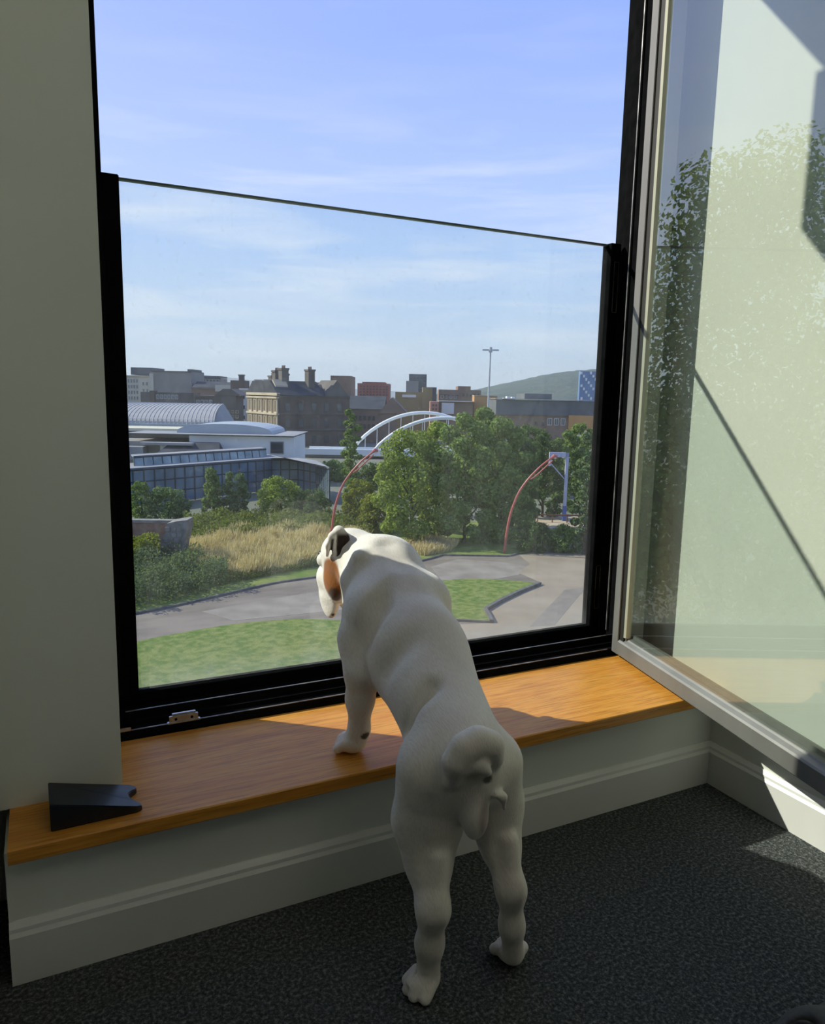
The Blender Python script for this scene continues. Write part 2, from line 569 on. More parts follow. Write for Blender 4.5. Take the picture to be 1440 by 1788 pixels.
ST = 0.056
prof = lambda a, b: a
sash_part('stile', MB().prism([(0, 0.002), (0.002, 0), (0.031, 0), (0.031, 0.009), (ST, 0.009), (ST, 0.055), (0, 0.055)], 0.0, SHGT, 'z'), m_alu, bevel=0.001)
sash_part('gasket', MB().box(0.0312, 0.0495, 0.0045, 0.0095, 0.03, SHGT - 0.03), m_gasket)
sash_part('bead', MB().prism([(0.0495, 0.0045), (ST, 0.0075), (ST + 0.003, 0.0125), (ST + 0.003, 0.020), (0.0495, 0.0095)], 0.05, SHGT - 0.05, 'z'), m_bead)
sash_part('stile', MB().box(SLEN - ST, SLEN, 0, 0.055, 0.0, SHGT), m_alu, bevel=0.001)
rl = MB()
rl.prism([(0, 0.003), (0.003, 0), (0.052, 0), (0.052, 0.0)][:0] or
         [(0.002, 0.0), (0.053, 0.0), (0.055, 0.003), (0.055, 0.046), (0.030, 0.058), (0.024, 0.058), (0.022, 0.050), (0.014, 0.047), (0.011, 0.043), (0.003, 0.038), (0.0, 0.034), (0.0, 0.002)],
         0.004, SLEN, 'x')
sash_part('bottom_rail', rl, m_alu)
sash_part('top_rail', MB().box(0.004, SLEN, 0, 0.055, SHGT - 0.05, SHGT), m_alu, bevel=0.001)
m_sglass = glass_material('sash_glass', (0.945, 0.972, 0.952), 0.035, reflect=1.62, boost=2.7)
sash_part('glass_pane', MB().box(ST - 0.004, SLEN - ST + 0.004, 0.013, 0.019, 0.046, SHGT - 0.046), m_sglass)
sash_part('sun_leak_strip', MB().box(-0.003, 0.012, 0.0552, 0.0780, 0.0, SHGT), m_black)  # black strip added to block sun leaking past the hinge side
for z in (0.12, 0.95, 1.70):
    hb = MB().tube([(0.036, 0.062, z), (0.036, 0.062, z + 0.09)], 0.006, 10)
    sash_part('hinge', hb, m_black)

# wooden window board
wb = MB()
wb.prism([(-0.4402, SILL - 0.022), (-0.4402, SILL - 0.002), (-0.4382, SILL), (-0.1503, SILL), (-0.1503, SILL - 0.024), (-0.4385, SILL - 0.024)][::-1], -0.2265, XR + 0.013, 'x')
board = wb.build('window_board', m_oak)
tag(board, 'varnished oak window board with a sunlit right half under the window', 'window sill')

# door wedge on the board
m_wedge = material('dark_blue_rubber', (0.007, 0.010, 0.015), 0.4, (0.011, 0.015, 0.022), 25, bump=0.05, bscale=200, bdist=0.001)
wd = MB()
pts = [(0, 0), (0.0, 0.072)]
n = 10
for k in range(n + 1):
    a = -math.pi / 2 + math.pi * k / n
    pts.append((0.125 - 0.016 * math.cos(a) * (0.95), 0.036 - 0.019 * math.sin(a)))
# outline in plan: a block with a bite out of its thin end
plan = [(0, 0), (0.121, 0)] + [(0.129, 0.004)] + [(0.128 - 0.015 * math.sin(math.pi * k / n), 0.012 + 0.048 * k / n) for k in range(n + 1)] + [(0.127, 0.068), (0.119, 0.072), (0, 0.072)]
top = lambda x: 0.040 * (1 - min(1, x / 0.140)) ** 0.85 + 0.004
k = len(plan)
vs = [(x, y, 0) for x, y in plan] + [(x, y, top(x)) for x, y in plan]
wd.add(vs, [tuple(range(k - 1, -1, -1)), tuple(range(k, 2 * k))] + [(i, (i + 1) % k, k + (i + 1) % k, k + i) for i in range(k)])
wedge = wd.build('door_wedge', m_wedge, bevel=0.0012)
wedge.location = (-0.1700, -0.4150, SILL)
wedge.rotation_euler = (0, 0, math.radians(1.0))
tag(wedge, 'dark rubber door wedge with a bitten thin end on the wooden board', 'door wedge')

# ================================================================== THE DOG
def smooth_min(a, b, k):
    h = np.clip(0.5 + 0.5 * (b - a) / k, 0, 1)
    return b * (1 - h) + a * h - k * h * (1 - h)


class Field:
    """signed distance field on a grid, blended shape by shape, meshed by surface nets"""

    def __init__(s, lo, hi, vox):
        s.vox = vox
        s.lo = np.array(lo, float)
        s.n = np.ceil((np.array(hi) - s.lo) / vox).astype(int) + 1
        s.ax = [s.lo[i] + vox * np.arange(s.n[i]) for i in range(3)]
        s.d = np.full(s.n, 0.5, np.float32)

    def block(s, c0, c1, pad):
        sl = []
        for i in range(3):
            a = max(0, int((min(c0[i], c1[i]) - pad - s.lo[i]) / s.vox))
            b = min(s.n[i], int((max(c0[i], c1[i]) + pad - s.lo[i]) / s.vox) + 2)
            sl.append(slice(a, b))
        X, Y, Z = np.meshgrid(s.ax[0][sl[0]], s.ax[1][sl[1]], s.ax[2][sl[2]], indexing='ij')
        return tuple(sl), X, Y, Z

    def merge(s, sl, d, k, cut=False):
        if cut:
            s.d[sl] = -smooth_min(-s.d[sl], d, k)
        else:
            s.d[sl] = smooth_min(s.d[sl], d, k)

    def cone(s, a, b, ra, rb, k=0.02, cut=False):
        a, b = np.array(a, float), np.array(b, float)
        R = max(ra, rb)
        sl, X, Y, Z = s.block(a, b, R + 2.5 * k + 0.01)
        ba = b - a
        L = ba @ ba + 1e-12
        t = np.clip(((X - a[0]) * ba[0] + (Y - a[1]) * ba[1] + (Z - a[2]) * ba[2]) / L, 0, 1)
        d = np.sqrt((X - a[0] - t * ba[0]) ** 2 + (Y - a[1] - t * ba[1]) ** 2 + (Z - a[2] - t * ba[2]) ** 2) - (ra + t * (rb - ra))
        s.merge(sl, d, k, cut)

    def chain(s, pts, rad, k=0.02, cut=False):
        for i in range(len(pts) - 1):
            s.cone(pts[i], pts[i + 1], rad[i], rad[i + 1], k, cut)

    def ell(s, c, r, k=0.02, fwd=None, up=(0, 0, 1), cut=False):
        """ellipsoid; radii along (side, forward, up)"""
        c, r = np.array(c, float), np.array(r, float)
        R = r.max()
        sl, X, Y, Z = s.block(c, c, R + 2.5 * k + 0.01)
        P = np.stack([X - c[0], Y - c[1], Z - c[2]], -1)
        if fwd is not None:
            f = np.array(fwd, float)
            f /= np.linalg.norm(f)
            sd = np.cross(f, np.array(up, float))
            sd /= np.linalg.norm(sd)
            u = np.cross(sd, f)
            P = P @ np.stack([sd, f, u], 1)
        k0 = np.sqrt(((P / r) ** 2).sum(-1))
        k1 = np.sqrt(((P / r ** 2) ** 2).sum(-1)) + 1e-9
        s.merge(sl, k0 * (k0 - 1) / k1, k, cut)

    def mesh(s):
        d = s.d
        nx, ny, nz = d.shape
        neg = d < 0
        cnt = np.zeros((nx - 1, ny - 1, nz - 1), np.int8)
        for i in (0, 1):
            for j in (0, 1):
                for k in (0, 1):
                    cnt += neg[i:nx - 1 + i, j:ny - 1 + j, k:nz - 1 + k]
        act = (cnt > 0) & (cnt < 8)
        idx = -np.ones(act.shape, np.int64)
        cells = np.argwhere(act)
        idx[act] = np.arange(len(cells))
        acc = np.zeros((len(cells), 3))
        num = np.zeros(len(cells))
        off = np.array([(i, j, k) for i in (0, 1) for j in (0, 1) for k in (0, 1)])
        for a in range(8):
            for b in range(a + 1, 8):
                if np.abs(off[a] - off[b]).sum() != 1:
                    continue
                va = d[tuple((cells + off[a]).T)]
                vb = d[tuple((cells + off[b]).T)]
                mk = (va < 0) != (vb < 0)
                t = np.where(mk, va / (va - vb + 1e-12), 0)
                p = off[a] + (off[b] - off[a]) * t[:, None]
                acc += p * mk[:, None]
                num += mk
        V = s.lo + s.vox * (cells + acc / num[:, None])
        F = []
        for ax in range(3):
            o1, o2 = (ax + 1) % 3, (ax + 2) % 3
            sl0 = [slice(1, -1)] * 3
            sl1 = [slice(1, -1)] * 3
            sl0[ax] = slice(0, -1)
            sl1[ax] = slice(1, None)
            e = neg[tuple(sl0)] != neg[tuple(sl1)]
            q = np.argwhere(e)
            first = neg[tuple(sl0)][e]
            base = q.copy()
            for o in (o1, o2):
                base[:, o] += 1
            quad = []
            for da, db in ((-1, -1), (0, -1), (0, 0), (-1, 0)):
                c = base.copy()
                c[:, o1] += da
                c[:, o2] += db
                quad.append(idx[tuple(c.T)])
            quad = np.stack(quad, 1)
            quad[~first] = quad[~first][:, ::-1]
            F.append(quad)
        return V, np.concatenate(F)


def relax(V, F, it, lam=0.5):
    e = np.concatenate([F[:, [0, 1]], F[:, [1, 2]], F[:, [2, 3]], F[:, [3, 0]]])
    for _ in range(it):
        acc = np.zeros_like(V)
        n = np.zeros(len(V))
        np.add.at(acc, e[:, 0], V[e[:, 1]])
        np.add.at(acc, e[:, 1], V[e[:, 0]])
        np.add.at(n, e[:, 0], 1)
        np.add.at(n, e[:, 1], 1)
        V = V + lam * (acc / n[:, None] - V)
    return V


def build_dog():
    f = Field((0.22, -0.84, -0.005), (0.60, -0.02, 0.68), 0.0033)
    SP = (0.02, 0.93, 0.36)
    # trunk
    f.ell((0.384, -0.650, 0.345), (0.069, 0.082, 0.080), 0.02)                       # pelvis
    f.ell((0.399, -0.560, 0.390), (0.073, 0.11, 0.074), 0.04, SP)                    # loin
    f.ell((0.420, -0.440, 0.428), (0.087, 0.13, 0.103), 0.04, SP)                    # rib cage
    f.ell((0.420, -0.335, 0.455), (0.088, 0.095, 0.105), 0.04, SP)                   # chest
    # shoulders and neck
    f.ell((0.362, -0.345, 0.482), (0.042, 0.058, 0.068), 0.016, (0.1, 0.6, 0.75))
    f.ell((0.356, -0.352, 0.430), (0.042, 0.045, 0.055), 0.016)
    f.ell((0.482, -0.340, 0.484), (0.044, 0.060, 0.070), 0.018, (-0.1, 0.6, 0.75))
    f.chain([(0.425, -0.335, 0.487), (0.430, -0.255, 0.535), (0.402, -0.195, 0.550)], [0.086, 0.070, 0.056], 0.025)
    f.ell((0.455, -0.265, 0.535), (0.05, 0.06, 0.055), 0.03)
    f.chain([(0.375, -0.285, 0.575), (0.368, -0.270, 0.53), (0.372, -0.262, 0.48)], [0.018, 0.024, 0.022], 0.012)   # loose skin roll of the neck
    # head: skull, cheek, brow, muzzle, hanging lip
    f.ell((0.394, -0.175, 0.562), (0.053, 0.066, 0.050), 0.015, (-0.15, 0.95, -0.2))
    f.ell((0.376, -0.172, 0.512), (0.033, 0.046, 0.054), 0.010)
    f.ell((0.352, -0.140, 0.543), (0.013, 0.016, 0.014), 0.006)
    f.ell((0.386, -0.118, 0.500), (0.038, 0.042, 0.038), 0.015, (-0.1, 0.95, -0.3))
    f.ell((0.370, -0.128, 0.470), (0.014, 0.040, 0.055), 0.008, (-0.12, 0.95, -0.1))
    f.chain([(0.408, -0.140, 0.500), (0.410, -0.130, 0.465), (0.406, -0.126, 0.440)], [0.022, 0.020, 0.011], 0.008)
    f.ell((0.384, -0.125, 0.462), (0.028, 0.032, 0.020), 0.010)
    # foreleg on the board, left
    f.chain([(0.350, -0.350, 0.440), (0.341, -0.380, 0.390), (0.340, -0.374, 0.335), (0.341, -0.368, 0.275), (0.337, -0.364, 0.252)],
            [0.042, 0.031, 0.0245, 0.0185, 0.019], 0.014)
    f.ell((0.336, -0.392, 0.388), (0.018, 0.020, 0.024), 0.012)                     # point of the elbow
    paw(f, (0.330, -0.364, 0.230), (-0.45, 0.89), 0.030)
    # foreleg on the board, right (behind the trunk)
    f.chain([(0.496, -0.345, 0.450), (0.500, -0.350, 0.385), (0.500, -0.335, 0.330), (0.500, -0.325, 0.275), (0.502, -0.320, 0.252)],
            [0.044, 0.032, 0.0245, 0.0185, 0.019], 0.016)
    paw(f, (0.506, -0.316, 0.230), (0.25, 0.97), 0.030)
    # hind legs
    f.chain([(0.350, -0.650, 0.330), (0.342, -0.640, 0.245), (0.334, -0.660, 0.195), (0.321, -0.702, 0.145), (0.321, -0.694, 0.085), (0.323, -0.688, 0.030)],
            [0.062, 0.051, 0.033, 0.0215, 0.0175, 0.0180], 0.022)
    f.ell((0.344, -0.610, 0.235), (0.036, 0.045, 0.050), 0.02)
    f.ell((0.322, -0.712, 0.152), (0.014, 0.014, 0.022), 0.010)                     # hock
    f.chain([(0.322, -0.712, 0.150), (0.334, -0.690, 0.215)], [0.010, 0.014], 0.012)  # heel tendon
    paw(f, (0.319, -0.686, 0.0), (-0.85, -0.15), 0.029)
    f.chain([(0.436, -0.655, 0.325), (0.455, -0.645, 0.245), (0.455, -0.668, 0.195), (0.446, -0.716, 0.148), (0.452, -0.714, 0.085), (0.461, -0.708, 0.030)],
            [0.054, 0.045, 0.029, 0.0195, 0.0160, 0.0170], 0.022)
    f.ell((0.468, -0.615, 0.240), (0.034, 0.045, 0.050), 0.02)
    f.ell((0.446, -0.727, 0.155), (0.013, 0.013, 0.022), 0.010)
    f.chain([(0.446, -0.725, 0.155), (0.452, -0.700, 0.215)], [0.010, 0.013], 0.012)
    paw(f, (0.469, -0.692, 0.0), (0.35, 0.93), 0.030)
    # screw tail: a thick stub folded over itself
    f.chain([(0.338, -0.718, 0.352), (0.338, -0.724, 0.380), (0.351, -0.727, 0.400), (0.371, -0.728, 0.406), (0.391, -0.727, 0.396), (0.402, -0.724, 0.374)],
            [0.012, 0.017, 0.0185, 0.019, 0.018, 0.014], 0.013)
    f.chain([(0.352, -0.732, 0.372), (0.368, -0.738, 0.376), (0.380, -0.740, 0.364)], [0.009, 0.011, 0.007], 0.008)
    # vent pouch between the thighs and skin folds beside it
    f.ell((0.378, -0.716, 0.285), (0.020, 0.018, 0.036), 0.014)
    f.chain([(0.402, -0.728, 0.318), (0.418, -0.726, 0.310), (0.424, -0.722, 0.288)], [0.003, 0.004, 0.003], 0.012)
    f.ell((0.386, -0.762, 0.345), (0.010, 0.030, 0.009), 0.006, cut=True)
    f.chain([(0.388, -0.745, 0.335), (0.390, -0.742, 0.285)], [0.004, 0.0035], 0.006, cut=True)
    # furrow along the spine, behind the shoulder blade and over the flank
    f.chain([(0.424, -0.300, 0.612), (0.424, -0.360, 0.603), (0.421, -0.45, 0.570)], [0.012, 0.019, 0.010], 0.03, cut=True)
    f.chain([(0.324, -0.412, 0.455), (0.356, -0.415, 0.520), (0.395, -0.390, 0.580)], [0.016, 0.016, 0.010], 0.02, cut=True)
    f.chain([(0.326, -0.49, 0.43), (0.362, -0.52, 0.495)], [0.007, 0.004], 0.04, cut=True)
    f.chain([(0.336, -0.600, 0.375), (0.365, -0.600, 0.435)], [0.006, 0.004], 0.03, cut=True)
    # neck creases
    for dz in (0.0, 0.028):
        f.chain([(0.352 + dz * 0.3, -0.228 - dz, 0.585 + dz * 0.3), (0.385, -0.228 - dz, 0.620 + dz * 0.2)], [0.004, 0.004], 0.010, cut=True)
    V, F = f.mesh()
    V = relax(V, F, 1, 0.5)
    return V, F


def paw(f, c, fw, w):
    """compact paw with four knuckled toes; c is on the ground under the wrist"""
    fx = np.array([fw[0], fw[1], 0.0])
    fx /= np.linalg.norm(fx)
    sx = np.array([fx[1], -fx[0], 0.0])
    c = np.array(c, float)
    up = np.array([0, 0, 1.0])
    f.ell(c + fx * 0.006 + up * 0.019, (w * 0.80, w * 0.92, 0.0185), 0.010, fx)
    toes = ((-0.80, 0.016), (-0.28, 0.026), (0.28, 0.026), (0.80, 0.016))
    for s_, l in toes:
        a = c + sx * w * s_ * 0.80 + fx * (l - 0.014) + up * 0.023
        b = c + sx * w * s_ * 0.95 + fx * l + up * 0.0105
        f.cone(a, b, 0.0088, 0.0092, 0.002)
    for s_ in (-0.54, 0.0, 0.54):
        a = c + sx * w * s_ * 0.95 + fx * 0.034 + up * 0.014
        b = c + sx * w * s_ * 0.85 + fx * 0.010 + up * 0.042
        f.cone(a, b, 0.0026, 0.0012, 0.003, cut=True)


def dog_colours(V):
    x, y, z = V.T
    c = np.tile(np.array([0.92, 0.875, 0.80]), (len(V), 1))

    def blend(w, col):
        c[:] = c * (1 - w[:, None]) + np.array(col) * w[:, None]

    def blob(p, r, lo=1.0, hi=0.8):
        d = np.sqrt((((V - np.array(p)) / np.array(r)) ** 2).sum(1))
        return soft(-d, -lo, -hi)
    blend(blob((0.350, -0.200, 0.518), (0.022, 0.040, 0.050), 1.0, 0.8), (0.36, 0.125, 0.022))
    blend(0.9 * blob((0.356, -0.200, 0.482), (0.016, 0.030, 0.022), 1.0, 0.6), (0.06, 0.024, 0.010))
    blend(blob((0.367, -0.165, 0.424), (0.009, 0.018, 0.011)), (0.03, 0.025, 0.025))
    for p_ in ((0.346, -0.160, 0.470), (0.347, -0.162, 0.463)):
        blend(0.5 * blob(p_, (0.004, 0.004, 0.003), 1.2, 0.6), (0.2, 0.14, 0.11))
    sp_ = np.exp(-((x - 0.420) / 0.045) ** 2) * soft(y, -0.68, -0.5) * (1 - soft(y, -0.36, -0.28)) * soft(z, 0.36, 0.46)
    blend(0.42 * sp_ * (0.75 + 0.25 * np.sin(y * 70 + x * 40)), (0.66, 0.56, 0.50))
    blend(0.9 * blob((0.345, -0.388, 0.270), (0.010, 0.012, 0.008)), (0.035, 0.022, 0.018))
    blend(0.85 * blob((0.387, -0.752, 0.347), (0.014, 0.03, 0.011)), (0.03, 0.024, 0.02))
    blend(0.62 * blob((0.386, -0.745, 0.285), (0.013, 0.03, 0.045), 1.2, 0.6), (0.20, 0.14, 0.12))  # darker colour paints the shade in the crease under the tail
    return c



def fur_material(name):
    mt = bpy.data.materials.new(name)
    mt.use_nodes = True
    t = mt.node_tree
    b = t.nodes['Principled BSDF']
    b.inputs['Roughness'].default_value = 0.75
    b.inputs['Specular IOR Level'].default_value = 0.25
    b.inputs['Sheen Weight'].default_value = 0.35
    b.inputs['Sheen Roughness'].default_value = 0.4
    at_ = nn(t, 'ShaderNodeVertexColor')
    at_.layer_name = 'coat'
    tcn = nn(t, 'ShaderNodeTexCoord')
    mpn = nn(t, 'ShaderNodeMapping')
    mpn.inputs['Scale'].default_value = (520, 95, 150)
    t.links.new(tcn.outputs['Object'], mpn.inputs[0])
    n = nn(t, 'ShaderNodeTexNoise')
    n.inputs['Scale'].default_value = 1.0
    n.inputs['Detail'].default_value = 4
    t.links.new(mpn.outputs[0], n.inputs['Vector'])
    r = ramp(t, [(0.3, (0.88,) * 3), (0.6, (1,) * 3)], n.outputs['Fac'])
    t.links.new(mixc(t, 0.8, at_.outputs['Color'], r.outputs['Color'], 'MULTIPLY'), b.inputs['Base Color'])
    bp = nn(t, 'ShaderNodeBump')
    bp.inputs['Strength'].default_value = 0.22
    bp.inputs['Distance'].default_value = 0.0025
    t.links.new(n.outputs['Fac'], bp.inputs['Height'])
    t.links.new(bp.outputs[0], b.inputs['Normal'])
    return mt


m_fur = fur_material('short_white_fur')


def coat_mesh(name, V, F, colors, mat):
    me = bpy.data.meshes.new(name)
    me.from_pydata(V.tolist(), [], F.tolist())
    me.update()
    a = me.color_attributes.new('coat', 'FLOAT_COLOR', 'POINT')
    c = np.ones((len(V), 4), np.float32)
    c[:, :3] = colors
    a.data.foreach_set('color', c.ravel())
    me.polygons.foreach_set('use_smooth', [True] * len(me.polygons))
    me.materials.append(mat)
    return me


def soft(x, a, b):
    t = np.clip((x - a) / (b - a), 0, 1)
    return t * t * (3 - 2 * t)


V, F = build_dog()
colr = dog_colours(V)
dog = bpy.data.objects.new('dog', coat_mesh('dog', V - np.array([0.40, -0.60, 0]), F, colr, m_fur))
dog.location = (0.40, -0.60, 0)
COL.objects.link(dog)
tag(dog, 'white short-haired bulldog standing with forepaws on the window board looking out', 'dog')


# ears: folded flaps, their own pieces of the dog
def ear_mesh(side):
    f = Field((0.30, -0.30, 0.50), (0.50, -0.08, 0.66), 0.0022)
    if side < 0:
        f.chain([(0.371, -0.205, 0.602), (0.360, -0.222, 0.614), (0.345, -0.226, 0.606), (0.3375, -0.222, 0.588), (0.3385, -0.215, 0.566)], [0.012, 0.0105, 0.0075, 0.0050, 0.0035], 0.006)
        f.ell((0.363, -0.228, 0.584), (0.0195, 0.0075, 0.036), 0.005, (0.25, 1, 0.1))
        f.chain([(0.363, -0.228, 0.570), (0.360, -0.228, 0.549)], [0.013, 0.006], 0.006)
        f.chain([(0.3475, -0.228, 0.598), (0.3475, -0.224, 0.566)], [0.0030, 0.0025], 0.002)
    else:
        f.chain([(0.420, -0.175, 0.590), (0.440, -0.172, 0.588), (0.449, -0.165, 0.570)], [0.012, 0.010, 0.005], 0.006)
        f.ell((0.444, -0.160, 0.568), (0.010, 0.018, 0.022), 0.006)
    V, F = f.mesh()
    V = relax(V, F, 2, 0.5)
    V[:, 1] += 0.012 if side < 0 else 0.0
    x, y, z = V.T
    c = np.tile(np.array([0.92, 0.875, 0.80]), (len(V), 1))
    if side < 0:
        w = soft(x, 0.3500, 0.3525) * (1 - soft(z, 0.606, 0.620)) * (1 - 0.35 * soft(x, 0.374, 0.382))
        c = c * (1 - w[:, None]) + np.array([0.035, 0.022, 0.018]) * w[:, None]
        w = soft(x, 0.3385, 0.3420) * (1 - soft(x, 0.3445, 0.3465)) * (1 - soft(z, 0.600, 0.606))
        c = c * (1 - w[:, None]) + np.array([0.02, 0.015, 0.012]) * w[:, None]
    return V, F, c


for s_ in (-1, 1):
    V, F, c_ = ear_mesh(s_)
    q = bpy.data.objects.new('ear', coat_mesh('ear', V - np.array([0.40, -0.60, 0]), F, c_, m_fur))
    COL.objects.link(q)
    q.parent = dog
    if s_ < 0:
        q['label'] = 'dark folded ear with a pale rim'
m_nose = material('wet_black_nose', (0.015, 0.013, 0.013), 0.3)
f = Field((0.33, -0.12, 0.46), (0.44, -0.02, 0.56), 0.002)
f.ell((0.384, -0.074, 0.516), (0.017, 0.012, 0.012), 0.004)
f.ell((0.377, -0.062, 0.514), (0.004, 0.006, 0.004), 0.003, cut=True)
f.ell((0.391, -0.062, 0.514), (0.004, 0.006, 0.004), 0.003, cut=True)
V, F = f.mesh()
q = MB()
q.add((V - np.array([0.40, -0.60, 0])).tolist(), F.tolist())
q = q.build('nose', m_nose, smooth=True)
q.parent = dog
m_eye = material('dark_brown_eye', (0.02, 0.012, 0.008), 0.1)
for x_ in (0.3585, 0.4120):
    q = MB()
    eb = bmesh.new()
    bmesh.ops.create_uvsphere(eb, u_segments=14, v_segments=10, radius=0.0085)
    me = bpy.data.meshes.new('eye')
    eb.to_mesh(me)
    eb.free()
    me.materials.append(m_eye)
    me.polygons.foreach_set('use_smooth', [True] * len(me.polygons))
    obj('eye', me, dog, (x_ - 0.40, -0.1155 + 0.60, 0.549))

# ================================================================== OUTSIDE
G = -11.0
RH = np.array([math.cos(YAW), -math.sin(YAW), 0.0])

m_ground = material('city_ground', (0.12, 0.135, 0.08), 0.9, (0.19, 0.185, 0.14), 0.05)
m_lawn = material('mown_grass', (0.095, 0.155, 0.028), 0.9, (0.19, 0.225, 0.06), 2.6, detail=12, lo=0.4, hi=0.6, bump=0.6, bscale=9, bdist=0.05, spec=0.1)
m_verge = material('rough_grass', (0.105, 0.17, 0.032), 0.9, (0.23, 0.25, 0.075), 0.45, detail=8, bump=0.6, bscale=6, bdist=0.08, spec=0.1)
m_asphalt = material('worn_asphalt', (0.14, 0.115, 0.088), 0.85, (0.215, 0.18, 0.14), 0.5, stretch=(0.6, 1.6, 1), detail=9, bump=0.3, bscale=20, bdist=0.01)
m_patch = material('pale_asphalt', (0.275, 0.24, 0.195), 0.85, (0.20, 0.17, 0.135), 0.7, detail=9)
m_paving = material('tan_gravel_paving', (0.25, 0.20, 0.135), 0.9, (0.32, 0.265, 0.185), 0.4, detail=9, bump=0.3, bscale=15, bdist=0.01)
m_kerb = material('dark_kerb', (0.075, 0.075, 0.07), 0.8, (0.13, 0.125, 0.115), 3)
m_tar = material('tar_band', (0.19, 0.16, 0.125), 0.85, (0.235, 0.20, 0.155), 1.0, detail=6)


def gp(px, py, z=0.0):
    return ground(px, py, G + z)


def slab(name, pts, z0, z1, mat, label, cat='ground', kind='structure'):
    """flat piece of ground: outline given as world points, with thickness"""
    mb = MB()
    a = sum(pts[i].x * pts[(i + 1) % len(pts)].y - pts[(i + 1) % len(pts)].x * pts[i].y for i in range(len(pts)))
    if a < 0:
        pts = pts[::-1]
    mb.prism([(p.x, p.y) for p in pts], z0, z1, 'z')
    o = mb.build(name, mat)
    return tag(o, label, cat, kind=kind)


def strip(name, pts, w, z0, z1, mat, label, cat, kind='structure', parent=None):
    """a kerb or wall of given width along a line on the ground"""
    mb = MB()
    L, Rr = [], []
    for i, p in enumerate(pts):
        d = (pts[min(i + 1, len(pts) - 1)] - pts[max(i - 1, 0)])
        d.z = 0
        d.normalize()
        n = Vector((-d.y, d.x, 0)) * w / 2
        L.append(p + n)
        Rr.append(p - n)
    k = len(pts)
    vs = []
    for z in (z0, z1):
        vs += [(p.x, p.y, z) for p in L] + [(p.x, p.y, z) for p in Rr]
    fs = []
    for i in range(k - 1):
        fs += [(i, i + 1, 2 * k + i + 1, 2 * k + i), (k + i + 1, k + i, 3 * k + i, 3 * k + i + 1), (2 * k + i, 2 * k + i + 1, 3 * k + i + 1, 3 * k + i), (i + 1, i, k + i, k + i + 1)]
    fs += [(0, 2 * k, 3 * k, k), (k - 1, 2 * k - 1, 4 * k - 1, 3 * k - 1)]
    mb.add(vs, fs)
    o = mb.build(name, mat, parent)
    return tag(o, label, cat, kind=kind)


def smooth_line(pts, n=5):
    """Catmull-Rom through the points"""
    out = []
    for i in range(len(pts) - 1):
        p0, p1, p2, p3 = pts[max(i - 1, 0)], pts[i], pts[i + 1], pts[min(i + 2, len(pts) - 1)]
        for k in range(n):
            t = k / n
            out.append(0.5 * ((2 * p1) + (p2 - p0) * t + (2 * p0 - 5 * p1 + 4 * p2 - p3) * t * t + (3 * p1 - p0 - 3 * p2 + p3) * t ** 3))
    out.append(pts[-1].copy())
    return out


gm = MB()
gm.box(-1800, 3000, 6, 3600, G - 1.0, G - 0.06)
tag(gm.build('ground', m_ground), 'flat city ground stretching away to the hills', 'ground', kind='structure')

UP = [gp(*q) for q in [(20, 1118), (140, 1092), (240, 1072), (300, 1060), (400, 1037), (480, 1019), (562, 1007), (650, 993), (715, 984), (748, 977), (772, 970), (830, 971.5), (888, 972), (905, 967)]]
UPS_ = smooth_line(UP[:-3], 4) + UP[-2:]
slab('path', UPS_ + [gp(980, 968), gp(1120, 962), gp(1300, 1200), gp(1300, 1400), gp(-150, 1400)], G - 0.05, G + 0.0, m_asphalt, 'worn asphalt path curving past the lawns', 'path')
slab('paving', [gp(905, 968), gp(1120, 962), gp(1300, 1200), gp(1300, 1400), gp(700, 1400), gp(700, 1095), gp(860, 1088), gp(848, 1068), gp(900, 1042), gp(950, 1020), gp(905, 1000), gp(925, 985)],
     G - 0.01, G + 0.012, m_paving, 'tan gravel paving on the right below the window', 'paving')
tag(strip('kerb', UPS_, 0.18, G - 0.05, G + 0.11, m_kerb, 'dark kerb along the far edge of the asphalt path', 'kerb'), 'dark kerb along the far edge of the asphalt path', 'kerb', kind='structure')
slab('path_patch', [gp(352, 1068), gp(470, 1046), gp(575, 1030), gp(660, 1024), gp(640, 1060), gp(530, 1072), gp(408, 1084)], G, G + 0.008, m_patch, 'paler repaired patch in the path left of the dog', 'path')
slab('path_patch', [gp(752, 990), gp(800, 976), gp(880, 982), gp(922, 990), gp(905, 1004), gp(860, 1012), gp(770, 1013)], G, G + 0.008, m_patch, 'pale grey repaired patch in the path right of the dog', 'path')
slab('tar_band', [gp(986, 1030), gp(1022, 1027), gp(968, 1092), gp(925, 1094)], G + 0.01, G + 0.018, m_tar, 'grey tar band crossing the tan paving', 'paving')
slab('tar_band', [gp(1003, 1038), gp(1012, 1027), gp(1062, 1015), gp(1100, 1008), gp(1100, 1014), gp(1060, 1022), gp(1016, 1034)], G + 0.01, G + 0.019, m_tar, 'thin tar line running off to the right over the tan paving', 'paving')
